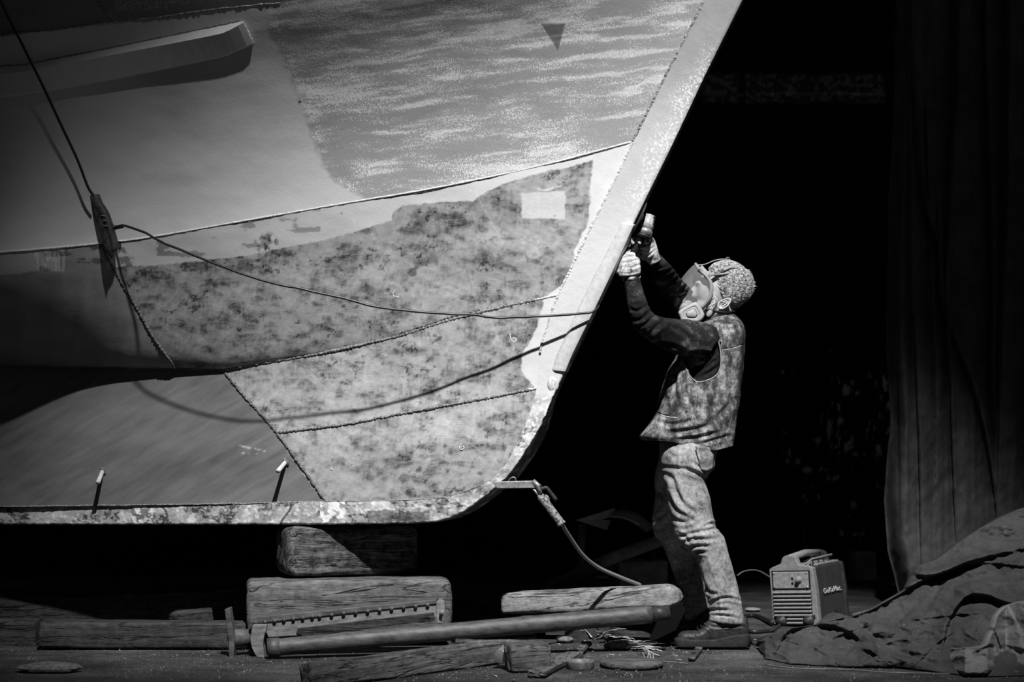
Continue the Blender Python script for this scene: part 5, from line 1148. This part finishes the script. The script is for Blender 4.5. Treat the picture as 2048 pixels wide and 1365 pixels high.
for k in range(5200):
    if k < 3600: gx0, gy0 = nr_.uniform(0, 2048), 1290 + 78 * nr_.random() ** .8
    elif k < 4400: gx0, gy0 = nr_.normal(900, 90), nr_.normal(1338, 10)
    else: gx0, gy0 = nr_.normal(1230, 70), nr_.normal(1306, 14)
    if gy0 < 1262 or gy0 > 1372: continue
    c_ = PZ(gx0, gy0, 0); r_ = .0012 + .005 * nr_.random() ** 3.5; a_ = nr_.uniform(0, 6.3)
    pts_ = [(r_ * math.cos(a_ + q), r_ * math.sin(a_ + q) * .8, r_ * .1) for q in (0, 2.1, 4.2)] + [(0, 0, r_ * .9)]
    b0 = len(gv_) ; gv_ += [tuple(c_ + np.array(q) - (0, 0, .003)) if i < 3 else tuple(c_ + np.array(q)) for i, q in enumerate(pts_)]; gf_ += [[b0, b0 + 1, b0 + 3], [b0 + 1, b0 + 2, b0 + 3], [b0 + 2, b0, b0 + 3]]
tag(mesh('grit', np.array(gv_), gf_, mottle('grit_mix', .03, .24, 3, .9, c=(.42, .6), fine=9), None, smooth=False), 'fine grit and sawdust strewn over the dark ground', 'grit', kind='stuff')
def rock(px, py, z, s, mat, lab, cat, name='bark_piece', seed=0, R=None):
    c = PZ(px, py, 0); c[2] = s[2] * .8
    v, f = ellip(c, s, 15, 9); dd = v - c; v = c + dd * (1 + .9 * (fbm3(v, 14, 3, seed) - .5) + .3 * (fbm3(v, 50, 2, seed + 1) - .5))[:, None]
    return tag(mesh(name, v, f, mat, None, smooth=False), lab, cat)
rock(1130, 1286, 0, (.040, .04, .016), m_chd, 'dark lump of bark just left of the pale shavings', 'bark', seed=3)
rock(1235, 1300, 0, (.055, .04, .022), m_chd, 'ragged grey scrap of bark in the middle of the splinters', 'bark', seed=4)
rock(1262, 1300, 0, (.05, .03, .014), m_chip, 'crumpled pale scrap among the strewn splinters', 'scrap', 'crumpled_scrap', seed=5)
rock(100, 1345, 0, (.13, .07, .022), m_chd, 'crumpled dark rag on the ground at the lower left', 'rag', 'crumpled_rag', seed=6)
rock(1795, 1175, 0, (.045, .035, .018), m_scp, 'crumpled pale paper on the ground left of the cloth heap', 'paper', 'crumpled_paper', seed=7)
rock(1507, 1222, 0, (.04, .05, .008), m_scp, 'pale paper scrap on the ground behind the near heel', 'paper', 'crumpled_paper', seed=8)
for lst in ([PZ(1530, 1330, .004), PZ(1600, 1338, .004), PZ(1700, 1340, .004), PZ(1780, 1346, .004), PZ(1900, 1348, .004)], [PZ(1300, 1322, .004), PZ(1330, 1324, .004), PZ(1375, 1328, .004)]):
    tag(mesh('string', *tube(spline(lst, 30), .0022, 5), m_irl, None), 'thin string on the ground before the cloth heap' if lst[0][0] > .9 else 'thin string on the ground right of the flat disc', 'string')

# ------------------------------------------------------------------ scrap in the dark behind the man
m_scr = mottle('scrap_sheet', .12, .36, 12, .5, bump=.3, spec=.5); m_scl = mottle('scrap_light', .35, .8, 12, .5, bump=.3)
def sheetp(pts, Y, name, mat, lab, cat, th=.012):
    a = np.array(pts, float); Yv = np.array(Y, float) * np.ones(len(a)); A = P(a[:, 0], a[:, 1], Yv); B = A + np.array((0, th, 0)); k = len(a)
    f = [list(range(k))[::-1], list(range(k, 2 * k))] + [[i, (i + 1) % k, k + (i + 1) % k, k + i] for i in range(k)]
    return tag(mesh(name, np.vstack([A, B]), f, mat, None, smooth=False), lab, cat)
sc = empty('scrap_sheet', P(1230, 1200, 2.6) * (1, 1, 0), 'bent piece of scrap sheet metal standing in the dark behind the jeans', 'scrap metal')
def sp(pts, Y, name, mat, th=.012):
    a = np.array(pts, float); A = P(a[:, 0], a[:, 1], np.array(Y, float) * np.ones(len(a))); B = A + np.array((0, th, 0)); k = len(a)
    f = [list(range(k))[::-1], list(range(k, 2 * k))] + [[i, (i + 1) % k, k + (i + 1) % k, k + i] for i in range(k)]
    return mesh(name, np.vstack([A, B]), f, mat, sc, smooth=False)
sp([(1152, 1041), (1230, 1017), (1226, 1034), (1200, 1040), (1222, 1042), (1214, 1061)], [2.4, 2.6, 2.6, 2.5, 2.55, 2.4], 'sheet_point', m_scl)
cv1 = spline([(1222, 1034), (1245, 1036), (1270, 1046), (1292, 1062)], 20); cv0 = spline([(1228, 1022), (1250, 1020), (1280, 1030), (1310, 1055)], 20)
Agr = P(cv1[:, 0], cv1[:, 1], 2.45); Bgr = P(cv0[:, 0], cv0[:, 1], 2.75); mesh('curved_sheet', *loft(np.stack([Agr, Bgr, Bgr + (0, .02, -.01), Agr + (0, .02, -.01)], 1)), m_scr, sc)
mesh('sheet_edge', *tube(Agr[:16], .006, 6, .5), m_scl, sc)
mesh('sheet_leg', *tube(np.array([P(1165, 1050, 2.5), P(1160, 1120, 2.5), PZ(1158, 1165, 0)]), .022, 10), m_scr, sc)
def brace(a, b, r, lab, mat=m_scr, cat='pipe', name='bent_pipe', mid=None):
    pts = [a, b] if mid is None else [a, mid, b]; return tag(mesh(name, *tube(spline(pts, 20), r, 12), mat, None), lab, cat)
brace(PZ(1096, 1180, .03), P(1320, 1082, 2.6), .034, 'dark bent pipe slanting up behind the electrode lead', mid=P(1200, 1128, 2.2))
brace(PZ(1262, 1172, .02), P(1316, 1090, 2.9), .020, 'black bar leaning steeply in the dark behind the jeans', m_black, 'bar', 'leaning_bar', mid=P(1296, 1125, 2.75))
rock(1228, 1160, 0, (.13, .10, .016), m_scp, 'crumpled pale sheet lying on the ground behind the lead', 'paper', 'crumpled_sheet', seed=12)
bx_ = tag(mesh('dark_box', *boxv(P(1275, 1110, 2.8) * (1, 1, 0) + (0, 0, .10), .30, .2, .22, .3), m_scr, None, smooth=False), 'dark box in the shade behind the far leg', 'box'); bevel(bx_, .01)
bx2 = tag(mesh('dark_box', *boxv(PZ(1725, 1162, 0) + (0, 0, .09), .14, .14, .18, .15), m_scr, None, smooth=False), 'small dark box on the ground behind the welding machine', 'box'); bevel(bx2, .01)
timber('old_timber', PZ(1440, 1135, 0) + (0, 0, .07), PZ(1620, 1128, 0) + (0, 0, .07), .10, .10, m_w3, seed=61, label='dark beam along the foot of the back sheet behind the jeans', cat='timber beam')
timber('old_timber', PZ(950, 1160, 0) + (0, 0, .06), PZ(1090, 1165, 0) + (0, 0, .05), .12, .12, m_w3, seed=62, amp=.012, label='old dark beam in the shade behind the keel forefoot', cat='timber beam')

# ------------------------------------------------------------------ black cloth: the hanging curtain and the heap below it
def cloth(name, lo_, hi_, rough=.95):
    t = NT(name, rough, .15); q = t.n.new('ShaderNodeTexWave'); q.wave_type = 'BANDS'; q.inputs['Scale'].default_value = 130; q.inputs['Distortion'].default_value = 2.5; q.inputs['Detail'].default_value = 2
    mp = t.map((1, 1, 1), (0, .7, 0)); t.l.new(mp, q.inputs[0]); a = t.noise(6, 6, .7); b = t.noise(260, 2, .5)
    fl_ = t.ramp(t.noise(120, 2, .5), [(.69, 0), (.74, 1)])
    f = t.math('ADD', t.math('MULTIPLY', a, .5), t.math('ADD', t.math('MULTIPLY', b, .3), t.math('MULTIPLY', q.outputs['Fac'], .2)))
    t.color(t.mix(t.math('MULTIPLY', fl_, .35), t.ramp(f, [(.36, lo_), (.64, hi_)]), .35)); t.bump(f, .3, .004); return t.m
m_cl = cloth('black_cloth', .045, .17); m_cl2 = cloth('dusty_cloth', .02, .08); m_cl3 = cloth('pale_cloth', .08, .26)
EDG = poly([(-120, 1795), (0, 1793), (200, 1790), (400, 1777), (700, 1772), (850, 1782), (900, 1775), (1000, 1768), (1100, 1775), (1200, 1800)])
nu, nv = 560, 300
vy_ = np.linspace(-110, 1205, nv); U = np.linspace(0, 1, nu); uu3, vv3 = np.meshgrid(U, vy_, indexing='ij')
xe = np.interp(vv3, *EDG); cxx3 = xe + (2300 - xe) * uu3
FOL = [([(1802, -100), (1812, 100), (1822, 300), (1822, 500), (1830, 700), (1838, 900), (1842, 1150)], 13, 1), ([(1815, -100), (1830, 180), (1850, 400), (1875, 480), (1885, 600), (1920, 700), (1955, 800), (1985, 950), (1995, 1100)], 16, 1.2),
       ([(1918, -100), (1914, 150), (1905, 300), (1897, 480), (1893, 600), (1898, 700), (1905, 900), (1912, 1100)], 16, 1.3), ([(1968, -100), (1975, 150), (1980, 300), (1988, 600), (1985, 700), (1990, 900)], 18, 1.5), ([(2020, -100), (2016, 200), (2014, 400), (2005, 650), (1996, 900), (1992, 1000)], 16, 1.3),
       ([(1850, 150), (1862, 500), (1872, 800), (1868, 1100)], 9, .6), ([(1800, 300), (1796, 700), (1800, 1000)], 8, .5), ([(2080, -100), (2070, 600), (2060, 1000)], 20, 1), ([(1870, 350), (1886, 560), (1900, 640)], 7, .7)]
rel = np.zeros_like(cxx3)
for L_, w_, a_ in FOL:
    q_ = spline(L_, 30); xc = np.interp(vv3, q_[:, 1], q_[:, 0]); dd = cxx3 - xc; a_ = a_ * sst(q_[0, 1] - 5, q_[0, 1] + 130, vv3) if q_[0, 1] > -50 else a_; a_ = a_ * sst(q_[-1, 1] + 60, q_[-1, 1] - 160, vv3)
    rel += a_ * np.where(dd > 0, -.050 * np.exp(-dd / (w_ * 2.2)), .050 * np.exp(-(np.abs(dd) / (w_ * 1.1)) ** 1.3)) / (1 + .6 * np.exp(-(dd / 2.5) ** 2)) * (np.abs(dd) < 200)
rel += .07 * (fbm(cxx3 / 30, vv3 / 600, 3, 27) - .5) + .035 * (np.abs(fbm((cxx3 - vv3 * .5) / 50, (vv3 + cxx3 * .8) / 60, 3, 29) - .5)) + .05 * (fbm(cxx3 / 55, vv3 / 420, 3, 21) - .5) + .030 * (fbm((cxx3 + vv3 * .6) / 40, (vv3 - cxx3 * .6) / 110, 3, 22) - .5) + .01 * (fbm(cxx3 / 14, vv3 / 40, 3, 23) - .5)
curve_edge = .22 * (1 - sst(0, .09, uu3)) ** 2
cur = P(cxx3, vv3, 1.95 + rel + curve_edge + .15 * uu3)
cur[..., 2] = np.maximum(cur[..., 2], 0.01)
curtain = mesh('curtain', cur, grid_faces(nu, nv), m_cl, None); tag(curtain, kind='thing'); tag(curtain, 'dark cloth curtain hanging in long folds at the right', 'curtain'); curtain.modifiers.new('t', 'SOLIDIFY').thickness = .006

def heap(name, top, bot, creas, mat, lab, cat, Yrise, nx=640, ny=320, seed=0, warp=.10):
    T = poly(top); B = poly(bot); x0, x1 = B[0].min(), B[0].max()
    xs, vs = np.meshgrid(np.linspace(x0, x1, nx), np.linspace(0, 1, ny), indexing='ij')
    yt = np.interp(xs, *T); yb = np.interp(xs, *B); kx = max(3, int(22 / ((x1 - x0) / nx)) | 1); yt = np.repeat(np.convolve(np.pad(yt[:, 0], kx // 2, 'edge'), np.ones(kx) / kx, 'valid')[:, None], ny, 1); ys = yb + (yt - yb) * vs
    rg_ = random.Random(seed); creas = list(creas)
    for _ in range(16 if nx > 500 else 5):
        a_x = rg_.uniform(x0, min(x1, 2060)); a_y = float(np.interp(a_x, *B)) - rg_.uniform(.08, .8) * float(np.interp(a_x, *B) - np.interp(a_x, *T)); an = rg_.uniform(-1.1, .5); L0 = rg_.uniform(40, 110); bb2 = rg_.uniform(-.35, .35)
        creas.append(([(a_x, a_y), (a_x + L0 * .5 * math.cos(an), a_y + L0 * .5 * math.sin(an)), (a_x + L0 * math.cos(an + bb2), a_y + L0 * math.sin(an + bb2))], rg_.uniform(5, 10), rg_.choice([-1, 1]) * rg_.uniform(.02, .045)))
    zb = 4095.0 / (yb - 845.5) - 9.0
    Yd = zb + Yrise * np.clip((yb - ys) / 260.0, 0, 2) ** .9
    r = np.zeros_like(xs)
    for L_, w_, a_ in creas:
        D, S, T_ = seg_dist(xs, ys, spline(L_, 16)); fade = np.clip(np.sin(np.pi * np.clip(T_, .03, .97)), 0, 1) ** .4
        step_ = 1 / (1 + np.exp(-S * D / 2.2)); r += fade * a_ * .8 * (-step_ * np.exp(-D / (w_ * 2.2)) + (1 - step_) * np.exp(-(D / w_) ** 1.4))
    r += warp * (fbm(xs / 60, ys / 45, 4, seed) - .5) * sst(0, .1, vs) + warp * 1.1 * (np.abs(fbm((xs + ys) / 70, (ys - xs * .4) / 40, 3, seed + 7) - .5) - .1) * sst(0, .1, vs) + .012 * (fbm(xs / 12, ys / 10, 3, seed + 2) - .5)
    edge_r = .05 * np.exp(-vs / .05)
    Vf = P(xs, ys, Yd + r + edge_r); Vf[..., 2] = np.maximum(Vf[..., 2], .0)
    # back of the heap down to the ground
    last = Vf[:, -1]; bk_ = np.stack([last + np.array((0, .10, -.01)), np.stack([last[:, 0], last[:, 1] + .25, last[:, 2] * .55], 1), np.stack([last[:, 0], last[:, 1] + .35, last[:, 2] * 0], 1)], 1)
    VA = np.concatenate([Vf, bk_], 1); o = mesh(name, VA, grid_faces(nx, ny + 3), mat, None); return tag(o, lab, cat)
cre = [([(1657, 1237), (1675, 1228), (1700, 1240), (1739, 1271), (1787, 1305), (1860, 1330)], 14, .07), ([(1690, 1236), (1740, 1222), (1804, 1186), (1855, 1159), (1957, 1128), (2048, 1135)], 12, -.07),
       ([(1824, 1138), (1836, 1152), (1882, 1149), (1930, 1128), (1957, 1120), (2040, 1100)], 10, -.09), ([(1889, 1280), (1900, 1240), (1933, 1196), (1974, 1193), (2012, 1207), (2070, 1215)], 12, -.10), ([(1560, 1290), (1580, 1262), (1630, 1250), (1690, 1262), (1740, 1300)], 12, -.06),
       ([(1600, 1300), (1680, 1282), (1760, 1300), (1830, 1320)], 14, .05), ([(1740, 1240), (1790, 1262), (1850, 1290), (1900, 1300)], 18, .06), ([(1940, 1060), (1990, 1080), (2048, 1082)], 12, .05), ([(1900, 1180), (1960, 1160), (2040, 1168)], 14, .05), ([(1730, 1265), (1748, 1285), (1755, 1310)], 8, .06)]
heap('cloth_heap', [(1518, 1294), (1540, 1272), (1575, 1258), (1640, 1250), (1662, 1226), (1680, 1226), (1700, 1236), (1740, 1222), (1804, 1186), (1826, 1172), (1824, 1140), (1850, 1128), (1880, 1118), (1910, 1092), (1935, 1075), (1960, 1060), (2000, 1036), (2048, 1015), (2120, 1010), (2230, 1090), (2330, 1300)],
     [(1518, 1300), (1530, 1318), (1580, 1330), (1700, 1336), (1800, 1334), (1860, 1342), (1950, 1354), (2120, 1350), (2335, 1325)], cre, m_cl2, 'dark crumpled cloth heap on the ground at the right, below the curtain', 'cloth', .95, seed=3)
heap('cloth_bundle', [(1876, 1322), (1884, 1300), (1950, 1296), (1985, 1290), (1986, 1246), (2010, 1214), (2048, 1203), (2120, 1195)], [(1876, 1330), (1930, 1352), (1975, 1352), (2012, 1340), (2060, 1350), (2120, 1352)],
     [([(1984, 1247), (1996, 1280), (2012, 1336)], 9, -.05), ([(1880, 1310), (1940, 1312), (1990, 1330)], 8, .04), ([(1960, 1300), (1985, 1292), (2000, 1330)], 6, -.04), ([(2020, 1220), (2040, 1260), (2048, 1300)], 8, .03)], m_cl3, 'paler grey cloth bundle lying on the dark heap at the lower right', 'cloth', .35, 260, 120, seed=8, warp=.06)
